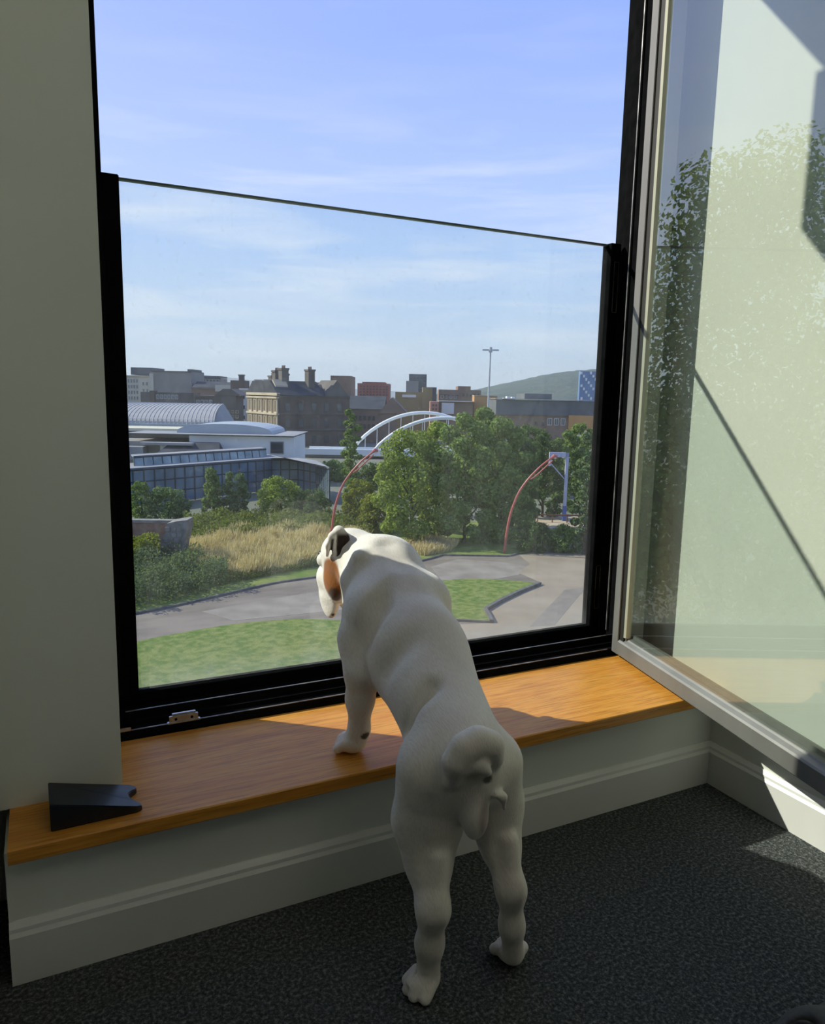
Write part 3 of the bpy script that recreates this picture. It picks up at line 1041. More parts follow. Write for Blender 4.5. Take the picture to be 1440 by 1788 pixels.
# lawns
LL = smooth_line([gp(*q) for q in [(20, 1180), (140, 1146), (240, 1122), (300, 1110), (400, 1093), (480, 1085), (540, 1083), (600, 1086), (660, 1096), (690, 1112)]], 4)
slab('lawn_near', LL + [gp(640, 1300), gp(500, 1420), gp(-100, 1420)], G - 0.05, G + 0.07, m_lawn, 'sunlit mown lawn below the window on the left', 'lawn')
strip('kerb', LL, 0.10, G - 0.05, G + 0.05, m_kerb, 'thin kerb along the edge of the near left lawn', 'kerb')
IS = smooth_line([gp(*q) for q in [(640, 1050), (700, 1026), (775, 1016), (830, 1013), (890, 1016), (941, 1021)]], 4)
isl = IS + [gp(905, 1036), gp(870, 1053), gp(848, 1067), gp(853, 1078), gp(858, 1087), gp(800, 1084), gp(720, 1084), gp(660, 1075)]
slab('lawn_island', isl, G - 0.05, G + 0.10, m_lawn, 'bright green pointed lawn island right of the dog', 'lawn')
strip('kerb', [gp(858, 1088), gp(853, 1078), gp(847, 1067), gp(870, 1053), gp(905, 1036), gp(942, 1021)], 0.22, G - 0.05, G + 0.19, m_kerb, 'dark raised kerb along the point of the lawn island', 'kerb')
strip('kerb', [gp(858, 1088), gp(800, 1085), gp(720, 1085)], 0.10, G - 0.05, G + 0.13, m_kerb, 'low kerb along the near edge of the lawn island', 'kerb')
slab('verge', UPS_[::-1] + [gp(20, 930), gp(240, 915), gp(600, 905), gp(960, 915), gp(985, 945)], G - 0.05, G + 0.05, m_verge, 'rough grass verge beyond the path kerb', 'verge')


# ---------------------------------------------------------------- plants
def leaf_material(name, c1, c2, trans=0.35):
    mt = bpy.data.materials.new(name)
    mt.use_nodes = True
    t = mt.node_tree
    t.nodes.clear()
    g = nn(t, 'ShaderNodeNewGeometry')
    r = ramp(t, [(0.0, c1), (1.0, c2)], g.outputs['Random Per Island'])
    d = nn(t, 'ShaderNodeBsdfDiffuse')
    tr = nn(t, 'ShaderNodeBsdfTranslucent')
    t.links.new(r.outputs['Color'], d.inputs['Color'])
    t.links.new(mixc(t, 0.5, r.outputs['Color'], (0.20, 0.30, 0.02)), tr.inputs['Color'])
    mx = nn(t, 'ShaderNodeMixShader')
    mx.inputs[0].default_value = trans
    t.links.new(d.outputs[0], mx.inputs[1])
    t.links.new(tr.outputs[0], mx.inputs[2])
    o = nn(t, 'ShaderNodeOutputMaterial')
    t.links.new(mx.outputs[0], o.inputs['Surface'])
    return mt


m_leaf = leaf_material('bright_leaves', (0.18, 0.26, 0.045), (0.42, 0.48, 0.11))
m_leaf_mid = leaf_material('mid_green_leaves', (0.115, 0.20, 0.06), (0.29, 0.37, 0.11))
m_leaf_dark = leaf_material('dark_leaves', (0.05, 0.10, 0.04), (0.13, 0.19, 0.065))
m_leaf_yel = leaf_material('yellow_green_leaves', (0.20, 0.23, 0.03), (0.34, 0.34, 0.06))
m_leaf_blue = leaf_material('blue_green_leaves', (0.09, 0.16, 0.07), (0.22, 0.28, 0.13))
m_straw = leaf_material('dry_straw', (0.55, 0.42, 0.18), (0.85, 0.70, 0.40), 0.3)
m_bramble = leaf_material('olive_bramble', (0.09, 0.125, 0.03), (0.26, 0.26, 0.08))
m_hedge = leaf_material('dusty_hedge_leaves', (0.06, 0.095, 0.05), (0.22, 0.26, 0.14))
m_bark = material('bark', (0.06, 0.045, 0.03), 0.9, (0.11, 0.085, 0.06), 4)


def leaf_mesh(name, blobs, n, size, mat, seed):
    """quads scattered through clusters of a crown; blobs = (centre, radii, weight)"""
    rg = np.random.default_rng(seed)
    w = np.array([b[2] if len(b) > 2 else b[1][0] * b[1][1] for b in blobs], float)
    pick = rg.choice(len(blobs), n, p=w / w.sum())
    c = np.array([b[0] for b in blobs])[pick]
    r = np.array([b[1] for b in blobs])[pick]
    d = rg.normal(size=(n, 3))
    d /= np.linalg.norm(d, axis=1)[:, None]
    rad = rg.uniform(0.25, 1.0, n) ** 0.5
    P = c + d * r * rad[:, None]
    nrm = d + rg.normal(size=(n, 3)) * 0.7 + np.array([0, 0, 0.35])
    nrm /= np.linalg.norm(nrm, axis=1)[:, None]
    a = np.cross(nrm, rg.normal(size=(n, 3)))
    a /= np.linalg.norm(a, axis=1)[:, None]
    b = np.cross(nrm, a)
    s = (size * rg.uniform(0.6, 1.3, n))[:, None]
    q = np.stack([P - a * s * 0.5, P - b * s * 0.32 + nrm * s * 0.08, P + a * s * 0.5, P + b * s * 0.32 + nrm * s * 0.08], 1).reshape(-1, 3)
    me = bpy.data.meshes.new(name)
    me.vertices.add(4 * n)
    me.vertices.foreach_set('co', q.ravel())
    me.loops.add(4 * n)
    me.loops.foreach_set('vertex_index', np.arange(4 * n, dtype=np.int32))
    me.polygons.add(n)
    me.polygons.foreach_set('loop_start', np.arange(0, 4 * n, 4, dtype=np.int32))
    me.polygons.foreach_set('loop_total', np.full(n, 4, np.int32))
    me.update(calc_edges=True)
    me.materials.append(mat)
    return me


def crown_blobs(rx, ry, h0, h1, seed, k=26, shape='round'):
    """clusters over a crown between heights h0 and h1"""
    rg = np.random.default_rng(seed)
    out = [((0, 0, (h0 + h1) / 2), (rx * 0.62, ry * 0.62, (h1 - h0) * 0.40), 0.3 * rx * ry)]
    for i in range(k):
        t = (i + 0.5) / k
        z = h0 + (h1 - h0) * t
        if shape == 'round':
            w = math.sqrt(max(0.05, 1 - (2 * t - 0.85) ** 2 * 0.72))
        elif shape == 'cone':
            w = 1.0 - 0.8 * t
        else:
            w = 0.95 - 0.45 * (2 * t - 1) ** 2
        w *= 0.74
        a = i * 2.4 + rg.uniform(-0.5, 0.5)
        s = rg.uniform(0.20, 0.36)
        out.append(((rx * w * math.cos(a), ry * w * math.sin(a), z - s * 0.3 * (h1 - h0) * 0.3), (rx * s, ry * s, min(rx * s * 0.8, (h1 - h0) * 0.2))))
    return out


def tree(name, base, rx, ry, h0, h1, n, size, mat, label, cat, seed, group=None, shape='round', k=26, trunk=0.18, rz=0.0):
    o = empty(name, base, label, cat, group, rz)
    me = leaf_mesh('foliage', crown_blobs(rx, ry, h0, h1, seed, k, shape), n, size, mat, seed)
    c = obj('foliage', me, o)
    c['kind'] = 'stuff'
    mb = MB()
    hh = h0 + (h1 - h0) * 0.6
    mb.tube([(0, 0, -0.1), (0.05 * rx, 0.02, h0 * 0.5 + 0.1), (0.02, 0.0, hh * 0.6), (-0.04 * rx, 0.03, hh)], [trunk, trunk * 0.8, trunk * 0.55, trunk * 0.2], 7)
    for j in range(4):
        a = j * 1.7 + seed
        z = h0 + (h1 - h0) * (0.1 + 0.12 * j)
        mb.tube([(0.02, 0, z), (rx * 0.3 * math.cos(a), ry * 0.3 * math.sin(a), z + 0.12 * (h1 - h0)), (rx * 0.55 * math.cos(a), ry * 0.55 * math.sin(a), z + 0.2 * (h1 - h0))],
                [trunk * 0.5, trunk * 0.3, trunk * 0.1], 5)
    t = bpy.data.objects.new('trunk', mb.mesh('trunk', m_bark))
    COL.objects.link(t)
    t.parent = o
    return o


def tree_px(name, px, ybase, ytop, halfw, n, size, mat, label, cat, seed, D=None, low=0.06, **kw):
    """plant with its foot on the ground where the photograph shows it"""
    b = gp(px, ybase) if D is None else at(px, ybase, D)
    b.z = G
    D = (np.array(b) - CAM_C) @ FH
    h = at(px, ytop, D).z - G
    r = halfw * D / CAM_F
    kw.setdefault('group', 'trees beyond the path' if cat == 'tree' else 'bushes beyond the path')
    return tree(name, b, r, r * kw.pop('ry', 0.9), h * low, h, n, size, mat, label, cat, seed, **kw)


tree_px('broadleaf_tree', 716, 946, 757, 74, 13000, 0.27, m_leaf, 'bright leafy tree just right above the dog, nearest of the tree group', 'tree', 11, low=0.10)
tree_px('broadleaf_tree', 808, 948, 722, 64, 15000, 0.27, m_leaf_mid, 'tallest round tree in the middle of the tree group', 'tree', 12, low=0.05)
tree_px('broadleaf_tree', 872, 944, 732, 62, 15000, 0.26, m_leaf_mid, 'dense tree behind the right red curved lamp post', 'tree', 13, low=0.02)
tree_px('broadleaf_tree', 764, 925, 740, 58, 9000, 0.30, m_leaf, 'tree rising in front of the white bridge arch', 'tree', 14, low=0.2)
tree_px('broadleaf_tree', 842, 920, 714, 46, 9000, 0.32, m_leaf_mid, 'tree below the tall mast lamp', 'tree', 15, low=0.2)
tree_px('broadleaf_tree', 905, 925, 765, 40, 8000, 0.30, m_leaf_dark, 'dark tree at the right end of the tree group', 'tree', 16, low=0.02)
tree_px('slender_tree', 612, 890, 712, 22, 5000, 0.30, m_leaf_mid, 'slender upright tree left of the bridge', 'tree', 17, low=0.05, shape='column')
tree_px('slender_tree', 372, 905, 818, 24, 3500, 0.26, m_leaf_mid, 'small pointed tree before the glass hall', 'tree', 18, low=0.04, shape='cone')
tree_px('slender_tree', 412, 905, 826, 26, 3500, 0.26, m_leaf_blue, 'small feathery tree right of the pointed tree', 'tree', 19, low=0.04, shape='column')
tree_px('round_bush', 490, 902, 836, 46, 6500, 0.24, m_leaf, 'large bright round bush before the glass hall', 'bush', 20, low=0.02)
tree_px('round_bush', 292, 908, 855, 44, 4500, 0.24, m_leaf_blue, 'soft grey green bush behind the stone wall', 'bush', 21, low=0.02)
tree_px('round_bush', 248, 908, 842, 22, 2500, 0.24, m_leaf_mid, 'narrow bush at the left edge of the window', 'bush', 22, low=0.02)
tree_px('round_bush', 546, 905, 858, 40, 3500, 0.24, m_leaf_dark, 'low dark bush left of the left red lamp post', 'bush', 23, low=0.02)
tree_px('round_bush', 628, 922, 838, 34, 5000, 0.24, m_leaf_yel, 'yellow green bush behind the dog ear', 'bush', 24, low=0.02)
tree_px('round_bush', 655, 930, 868, 36, 4000, 0.24, m_leaf_yel, 'yellow green bush below the bright tree', 'bush', 25, low=0.02)
tree_px('slender_tree', 1018, 968, 752, 30, 7000, 0.27, m_leaf_blue, 'pale blue green tree at the right edge of the window', 'tree', 26, low=0.05, shape='column')
tree_px('broadleaf_tree', 945, 905, 760, 42, 6000, 0.30, m_leaf_dark, 'dark tree behind the pale banner frame', 'tree', 27, low=0.05)
tree_px('broadleaf_tree', 985, 890, 752, 34, 5000, 0.32, m_leaf_mid, 'tree right of the pale banner frame', 'tree', 28, low=0.05)
tree_px('broadleaf_tree', 925, 862, 745, 44, 5000, 0.4, m_leaf_dark, 'far dark tree below the long dark office building', 'tree', 29, low=0.05)
tree_px('broadleaf_tree', 1010, 862, 740, 40, 4500, 0.4, m_leaf_mid, 'far tree below the sandstone end building', 'tree', 30, low=0.05)
tree_px('broadleaf_tree', 700, 870, 800, 46, 4000, 0.36, m_leaf_dark, 'dark tree under the bridge deck', 'tree', 31, low=0.02)
tree_px('round_bush', 985, 962, 920, 36, 2500, 0.2, m_leaf_mid, 'low bush on the verge right of the red lamp post', 'bush', 32, low=0.02)
tree_px('round_bush', 930, 962, 912, 34, 3000, 0.2, m_leaf_dark, 'low dark bush at the foot of the tree group', 'bush', 33, low=0.02)
tree_px('round_bush', 585, 838, 806, 34, 3000, 0.34, m_leaf_mid, 'bush below the left end of the bridge', 'bush', 34, low=0.02)
tree_px('round_bush', 655, 852, 812, 36, 3000, 0.34, m_leaf_dark, 'dark bush under the left part of the bridge arch', 'bush', 35, low=0.02)
# the tall tree close to the building, seen mirrored in the open sash
tree('broadleaf_tree', (-4.0, 11.2, G), 3.6, 3.2, 4.0, 16.1, 60000, 0.105, m_leaf_mid, 'tall tree close to the building, mirrored in the open sash', 'tree', 40, 'trees close to the building', k=60, shape='cone', trunk=0.25)
tree('broadleaf_tree', (-1.5, 13.2, G), 2.0, 1.8, 4.0, 12.6, 34000, 0.105, m_leaf_dark, 'lower tree close to the building, mirrored at the hinge side of the sash', 'tree', 41, 'trees close to the building', k=44, trunk=0.22)


def undergrowth(name, pts, n, size, hmax, mat, label, cat, seed, blade=False, group=None, spread=1.0):
    """low growth over a patch of ground given by its outline; one heap of leaves or blades"""
    rg = np.random.default_rng(seed)
    P = np.array([(p.x, p.y) for p in pts])
    lo_p, hi_p = P.min(0), P.max(0)
    out = []
    while len(out) < n:
        c = rg.uniform(lo_p, hi_p, (4 * n, 2))
        ins = np.zeros(len(c), bool)
        j = len(P) - 1
        for i in range(len(P)):
            cond = ((P[i, 1] > c[:, 1]) != (P[j, 1] > c[:, 1])) & (c[:, 0] < (P[j, 0] - P[i, 0]) * (c[:, 1] - P[i, 1]) / (P[j, 1] - P[i, 1] + 1e-12) + P[i, 0])
            ins ^= cond
            j = i
        out += c[ins].tolist()
    c = np.array(out[:n])
    hmp = hmax * (0.45 + 0.55 * np.clip(0.5 + 0.5 * np.sin(c[:, 0] * 1.7 + seed) * np.cos(c[:, 1] * 1.3 + 2 * seed) + 0.25 * np.sin(c[:, 0] * 4.1 + c[:, 1] * 3.3), 0, 1))
    if blade:
        a = rg.uniform(0, 2 * math.pi, n)
        h = hmp * rg.uniform(0.6, 1.1, n)
        w = size * rg.uniform(0.6, 1.4, n)
        lean = rg.normal(size=(n, 2)) * 0.22 * h[:, None] + np.array([0.12, -0.05]) * h[:, None]
        b0 = np.stack([c[:, 0] - np.cos(a) * w, c[:, 1] - np.sin(a) * w, np.full(n, G)], 1)
        b1 = np.stack([c[:, 0] + np.cos(a) * w, c[:, 1] + np.sin(a) * w, np.full(n, G)], 1)
        t0 = np.stack([c[:, 0] + lean[:, 0] - np.cos(a) * w * 0.5, c[:, 1] + lean[:, 1] - np.sin(a) * w * 0.5, G + h], 1)
        t1 = np.stack([c[:, 0] + lean[:, 0] + np.cos(a) * w * 0.5, c[:, 1] + lean[:, 1] + np.sin(a) * w * 0.5, G + h], 1)
        q = np.stack([b0, b1, t1, t0], 1).reshape(-1, 3)
    else:
        z = G + hmp * rg.uniform(0.0, 1.0, n) ** 0.6
        Q = np.stack([c[:, 0], c[:, 1], z], 1)
        nrm = rg.normal(size=(n, 3)) + np.array([0, 0, 0.6])
        nrm /= np.linalg.norm(nrm, axis=1)[:, None]
        a = np.cross(nrm, rg.normal(size=(n, 3)))
        a /= np.linalg.norm(a, axis=1)[:, None]
        b = np.cross(nrm, a)
        s = (size * rg.uniform(0.6, 1.3, n))[:, None]
        q = np.stack([Q - a * s * 0.5, Q - b * s * 0.33, Q + a * s * 0.5, Q + b * s * 0.33], 1).reshape(-1, 3)
    org = np.array([c[:, 0].mean(), c[:, 1].mean(), G])
    q = q - org
    me = bpy.data.meshes.new(name)
    me.vertices.add(4 * n)
    me.vertices.foreach_set('co', q.ravel())
    me.loops.add(4 * n)
    me.loops.foreach_set('vertex_index', np.arange(4 * n, dtype=np.int32))
    me.polygons.add(n)
    me.polygons.foreach_set('loop_start', np.arange(0, 4 * n, 4, dtype=np.int32))
    me.polygons.foreach_set('loop_total', np.full(n, 4, np.int32))
    me.update(calc_edges=True)
    me.materials.append(mat)
    o = bpy.data.objects.new(name, me)
    o.location = org
    COL.objects.link(o)
    return tag(o, label, cat, group, 'stuff')


undergrowth('dry_grass', [gp(*q) for q in [(318, 990), (330, 955), (420, 935), (520, 933), (640, 940), (640, 968), (560, 985), (480, 1002), (420, 1012), (350, 1010)]], 26000, 0.022, 1.35, m_straw,
            'tall dry yellow grass behind the dog head', 'grass', 3, blade=True)
undergrowth('dry_grass', [gp(*q) for q in [(690, 962), (715, 945), (760, 945), (800, 952), (785, 964), (740, 972)]], 6000, 0.022, 0.8, m_straw,
            'small patch of dry orange grass at the foot of the trees', 'grass', 5, blade=True)
undergrowth('undergrowth', [gp(*q) for q in [(318, 950), (322, 916), (420, 908), (520, 908), (650, 912), (650, 940), (520, 940), (400, 950)]], 15000, 0.24, 1.5, m_bramble,
            'belt of olive brambles behind the dry grass', 'bramble', 6)
undergrowth('undergrowth', [gp(*q) for q in [(215, 1000), (215, 985), (270, 985), (282, 998)]], 6000, 0.2, 2.4, m_leaf_yel, 'yellow green scrub before the stone wall', 'scrub', 7)
undergrowth('hedge', [gp(*q) for q in [(150, 1075), (150, 1005), (260, 985), (330, 990), (400, 1008), (395, 1028), (330, 1045), (240, 1064)]], 20000, 0.17, 1.9, m_hedge,
            'dusty dark hedge along the path at the lower left', 'hedge', 8)
undergrowth('undergrowth', [gp(*q) for q in [(375, 1026), (385, 1005), (450, 1001), (560, 984), (560, 990), (470, 1007)]], 4500, 0.13, 0.6, m_bramble, 'weedy fringe in front of the dry grass', 'weeds', 9)

# ---------------------------------------------------------------- stone wall remnant
m_stone = material('grey_rubble_stone', (0.16, 0.15, 0.13), 0.9, (0.28, 0.26, 0.23), 1.6, bump=0.8, bscale=3, bdist=0.08)
m_brickw = material('old_red_brick', (0.21, 0.11, 0.075), 0.9, (0.28, 0.19, 0.14), 2.0, bump=0.5, bscale=6, bdist=0.03)
wb_ = gp(300, 985)
Dw = (np.array(wb_) - CAM_C) @ FH
wallr = empty('ruined_wall', wb_, 'ruined stone wall with a sloping buttress left of the dry grass', 'wall', rz=-YAW)
pxm = Dw / CAM_F
bt = MB()
bt.prism([(-0.85, 0), (0.75, 0), (0.95, 1.4), (1.25, 2.5), (1.3, 3.2), (0.55, 3.1), (-0.05, 2.95), (-0.12, 2.3), (-0.42, 2.1), (-0.62, 1.0)], -0.6, 0.9, 'y')
b_ = bt.build('buttress', m_stone)
b_.parent = wallr
for i in range(7):
    for j in range(3):
        sx_ = -0.78 + 0.10 * i + 0.40 * j + 0.1 * (i % 2)
        st = MB().box(sx_, sx_ + 0.34, -0.68 + 0.03 * ((i + j) % 3), -0.56, 0.1 + 0.38 * i, 0.44 + 0.38 * i).build('stone', m_stone, bevel=0.03)
        st.parent = wallr
w2 = MB().box(-9.0, 0.9, 0.6, 1.1, 0, 2.75).build('brick_wall', m_brickw)
w2.parent = wallr
w3 = MB().box(-9.0, 0.95, 0.55, 1.15, 2.75, 2.95).build('coping', m_stone)
w3.parent = wallr

# ---------------------------------------------------------------- red curved lamp posts
m_red = material('red_painted_steel', (0.46, 0.12, 0.10), 0.35, (0.40, 0.10, 0.085), 3)
m_lens = material('lamp_glass', (0.6, 0.55, 0.62), 0.2)


def red_lamp(px0, py0, label, group):
    b = gp(px0, py0)
    o = empty('curved_lamp_post', b, label, 'lamp post', group, rz=-YAW)
    prof_ = [(0, 0), (0.10, 1.2), (0.28, 2.6), (0.55, 3.7), (0.95, 4.75), (1.6, 5.75), (2.5, 6.75), (3.35, 7.45)]
    pts_ = smooth_line([Vector((x, 0, z)) for x, z in prof_], 4)
    mast = MB().tube(pts_, [0.115 - 0.05 * i / len(pts_) for i in range(len(pts_))], 8).build('mast', m_red, smooth=True)
    mast.parent = o
    arm = MB().tube(smooth_line([Vector((1.75, -0.12, 5.75)), Vector((2.05, -0.14, 5.95)), Vector((2.75, -0.14, 6.62)), Vector((3.35, -0.10, 7.2))], 3), 0.05, 6).build('arm', m_red)
    arm.parent = o
    for x, z in ((2.05, 6.1), (2.55, 6.6), (3.0, 7.0)):
        br = MB().tube([(x - 0.05, 0, z + 0.16), (x + 0.1, -0.14, z - 0.10)], 0.03, 5).build('brace', m_red)
        br.parent = o
    hd = MB().tube([(3.25, -0.05, 7.38), (3.45, -0.05, 7.55), (3.7, -0.05, 7.5)], [0.10, 0.16, 0.10], 8).build('lamp_head', m_red)
    hd.parent = o
    ln = MB().tube([(3.45, -0.05, 7.44), (3.62, -0.05, 7.40)], [0.11, 0.09], 8).build('lens', m_lens)
    ln.parent = hd
    return o


red_lamp(880, 966, 'red curved lamp post in front of the trees on the right', 'red curved lamp posts')
red_lamp(577, 950, 'red curved lamp post rising behind the dog head', 'red curved lamp posts')

# pale banner frame and gravel bank on the right
m_pale = material('pale_painted_steel', (0.62, 0.60, 0.72), 0.5, (0.50, 0.50, 0.66), 2)
m_blue = material('blue_painted_steel', (0.10, 0.16, 0.42), 0.5)
bfp = gp(984, 912)
Db = (np.array(bfp) - CAM_C) @ FH
bf = empty('banner_frame', bfp, 'pale goal shaped steel frame with a blue foot right of the red lamp', 'frame', rz=-YAW)
hb_ = at(984, 790, Db).z - G
for nm, mb, mt in (('post', MB().box(-0.14, 0.14, -0.14, 0.14, 1.6, hb_), m_pale), ('post_foot', MB().box(-0.17, 0.17, -0.17, 0.17, 0, 1.6), m_blue),
                   ('top_beam', MB().box(-1.7, 0.14, -0.14, 0.14, hb_ - 0.45, hb_), m_pale), ('post', MB().box(-1.7, -1.5, -0.12, 0.12, hb_ - 1.3, hb_ - 0.45), m_pale),
                   ('brace', MB().tube([(-1.6, 0, hb_ - 1.0), (-0.1, 0, hb_ - 2.6)], 0.05, 6), m_pale)):
    q = mb.build(nm, mt)
    q.parent = bf
slab('gravel_bank', [gp(930, 925), gp(935, 905), gp(1030, 900), gp(1040, 918), gp(985, 925)], G - 0.05, G + 0.14, material('tan_earth', (0.42, 0.33, 0.2), 0.9, (0.5, 0.4, 0.26), 1.0), 'bare tan earth bank by the banner frame', 'earth')
fn_ = empty('timber_rail', gp(938, 914), 'low brown timber rail on the tan earth bank', 'fence', rz=-YAW)
m_tim = material('brown_timber', (0.22, 0.10, 0.06), 0.8, (0.16, 0.08, 0.05), 4)
for x in (0.0, 1.4, 2.8, 4.2):
    q = MB().box(x - 0.05, x + 0.05, -0.05, 0.05, 0, 0.95).build('post', m_tim)
    q.parent = fn_
q = MB().box(-0.2, 4.4, -0.04, 0.04, 0.78, 0.92).build('rail', m_tim)
q.parent = fn_

# mast lamp above the trees
mp_ = at(850, 760, 120)
mp_.z = G
ml = empty('mast_lamp', mp_, 'tall slender mast lamp with a ring of lights above the trees', 'lamp post', rz=-YAW)
m_galv = material('galvanised_steel', (0.46, 0.48, 0.50), 0.45, (0.38, 0.40, 0.42), 2)
hm = at(850, 611, 120).z - G
q = MB().tube([(0, 0, 0), (0.02, 0, hm * 0.5), (0.1, 0, hm)], [0.24, 0.17, 0.11], 8).build('pole', m_galv)
q.parent = ml
q = MB().tube([(0.1, 0, hm - 0.35), (0.1, 0, hm + 0.45)], [0.30, 0.22], 10).build('head_ring', m_galv)
q.parent = ml
for s in (-1, 1):
    q = MB().box(0.1 + s * 0.3, 0.1 + s * 1.3, -0.18, 0.18, hm - 0.12, hm + 0.10) if s > 0 else MB().box(0.1 - 1.3, 0.1 - 0.3, -0.18, 0.18, hm - 0.12, hm + 0.10)
    q = q.build('lamp_head', m_galv, bevel=0.03)
    q.parent = ml

# ---------------------------------------------------------------- buildings
m_glassw = material('dark_window_glass', (0.03, 0.04, 0.055), 0.12, spec=0.8)
m_glassb = material('blue_window_glass', (0.09, 0.14, 0.20), 0.12, (0.16, 0.22, 0.28), 0.3, spec=0.8)
m_wframe = material('white_window_frame', (0.62, 0.61, 0.57), 0.6)
m_stoneb = material('sooty_sandstone', (0.095, 0.068, 0.052), 0.9, (0.15, 0.113, 0.088), 0.35, detail=8, bump=0.3, bscale=1.2, bdist=0.1)
m_stonel = material('clean_sandstone', (0.42, 0.34, 0.235), 0.9, (0.52, 0.44, 0.31), 0.4, detail=8)
m_stoned = material('dark_stone', (0.10, 0.088, 0.076), 0.9, (0.155, 0.138, 0.12), 0.3, detail=8)
m_slate = material('slate', (0.045, 0.05, 0.06), 0.85, (0.075, 0.08, 0.09), 0.6, spec=0.2)
m_cream = material('cream_render', (0.56, 0.52, 0.42), 0.85, (0.48, 0.45, 0.37), 0.3)
m_conc = material('grey_concrete', (0.24, 0.225, 0.20), 0.85, (0.30, 0.285, 0.255), 0.25, detail=7)
m_redb = material('red_brick_block', (0.36, 0.12, 0.085), 0.85, (0.29, 0.10, 0.075), 0.5)
m_brown = material('brown_brick', (0.22, 0.145, 0.105), 0.85, (0.28, 0.185, 0.13), 0.5)
m_darkb = material('dark_grey_cladding', (0.10, 0.105, 0.115), 0.7, (0.14, 0.145, 0.15), 0.3)
m_ochre = material('ochre_brick', (0.33, 0.245, 0.11), 0.85, (0.28, 0.21, 0.10), 0.4)
m_orange = material('orange_cladding', (0.58, 0.30, 0.10), 0.75, (0.52, 0.27, 0.095), 0.3)
m_peach = material('peach_render', (0.52, 0.27, 0.19), 0.8)
m_whiteb = material('white_cladding', (0.80, 0.79, 0.76), 0.6, (0.73, 0.72, 0.69), 0.2)
m_greyr = material('grey_flat_roof', (0.33, 0.325, 0.315), 0.7, (0.25, 0.25, 0.245), 0.25)
m_ribbed = material('ribbed_metal_roof', (0.38, 0.37, 0.35), 0.7, (0.33, 0.325, 0.31), 0.5)
m_creamr = material('cream_flat_roof', (0.60, 0.57, 0.42), 0.8)
m_bluer = material('pale_blue_metal_roof', (0.34, 0.385, 0.42), 0.5, (0.42, 0.45, 0.47), 0.2)
m_steel = material('dark_teal_steel', (0.03, 0.045, 0.05), 0.5)
m_gpane = material('curtain_wall_glass', (0.09, 0.14, 0.20), 0.08, (0.20, 0.27, 0.33), 0.35, spec=0.9, detail=6)
m_gpane2 = material('clerestory_glass', (0.14, 0.20, 0.18), 0.10, (0.36, 0.43, 0.38), 0.5, spec=0.9)
m_bridge = material('white_bridge_steel', (0.76, 0.78, 0.75), 0.45)


class Bld:
    """a building whose front faces the window; positions on its front are given by direction and turned into metres"""

    def __init__(s, name, label, px0, px1, ytop, D, depth, mat, rot=0.0, cat='building', zbase=None):
        s.D, s.px0, s.ytop = D, px0, ytop
        a, b = at(px0, ytop, D), at(px1, ytop, D)
        s.w = (b - a).length
        s.h = a.z - G
        s.depth = depth
        s.o = empty(name, (a.x, a.y, G), label, cat, rz=-YAW + rot)
        s.a = np.array(a)
        s.part('walls', MB().box(0, s.w, 0, depth, 0, s.h), mat)

    def c(s, px, py):
        p = np.array(at(px, py, s.D))
        return float((p - s.a) @ RH), float(p[2] - G)

    def part(s, name, mb, mat, parent=None, bevel=0.0):
        q = mb.build(name, mat, bevel=bevel)
        q.parent = parent or s.o
        return q

    def box(s, name, px0, px1, y0, y1, mat, proud=0.3, back=None):
        (x0, z1), (x1, z0) = s.c(px0, y0), s.c(px1, y1)
        return s.part(name, MB().box(x0, x1, -proud, s.depth if back is None else back, z0, z1), mat)

    def windows(s, px0, px1, y0, y1, cols, rows, mat=None, fw=0.6, fh=0.62, frame=None, side=-1):
        (x0, z1), (x1, z0) = s.c(px0, y0), s.c(px1, y1)
        cw, ch = (x1 - x0) / cols, (z1 - z0) / rows
        w, h = cw * fw, ch * fh
        me = MB().box(-w / 2, w / 2, -0.06, 0.1, -h / 2, h / 2).mesh('pane', mat or m_glassw)
        t = min(w, h) * 0.14
        fm = MB()
        for bx in ((-w / 2 - t, w / 2 + t, -h / 2 - t, -h / 2), (-w / 2 - t, w / 2 + t, h / 2, h / 2 + t), (-w / 2 - t, -w / 2, -h / 2, h / 2), (w / 2, w / 2 + t, -h / 2, h / 2), (-t * 0.35, t * 0.35, -h / 2, h / 2)):
            fm.box(bx[0], bx[1], -0.16, 0.1, bx[2], bx[3])
        fme = fm.mesh('window', frame or m_wframe)
        for r in range(rows):
            for c in range(cols):
                q = obj('window', fme, s.o, (x0 + cw * (c + 0.5), -0.02, z0 + ch * (r + 0.5)))
                obj('pane', me, q)

    def gable(s, name, px0, px1, yeave, yridge, mat, over=0.4, back=None):
        (x0, z0), (x1, z1) = s.c(px0, yeave), s.c(px1, yridge)
        d = s.depth if back is None else back
        return s.part(name, MB().prism([(-over, z0), (d + over, z0), (d / 2, z1)], x0, x1, 'x'), mat)

    def chimney(s, px, y0, y1, wpx=7, y=None, mat=None):
        (x0, z1), (x1, z0) = s.c(px - wpx / 2, y0), s.c(px + wpx / 2, y1)
        yy = s.depth * 0.5 if y is None else y
        k = (x1 - x0)
        q = s.part('chimney', MB().box(x0, x1, yy, yy + k, z0, z1), mat or m_stoned)
        s.part('chimney_cap', MB().box(x0 - k * 0.12, x1 + k * 0.12, yy - k * 0.12, yy + k * 1.12, z1 - k * 0.25, z1), mat or m_stoned, parent=q)


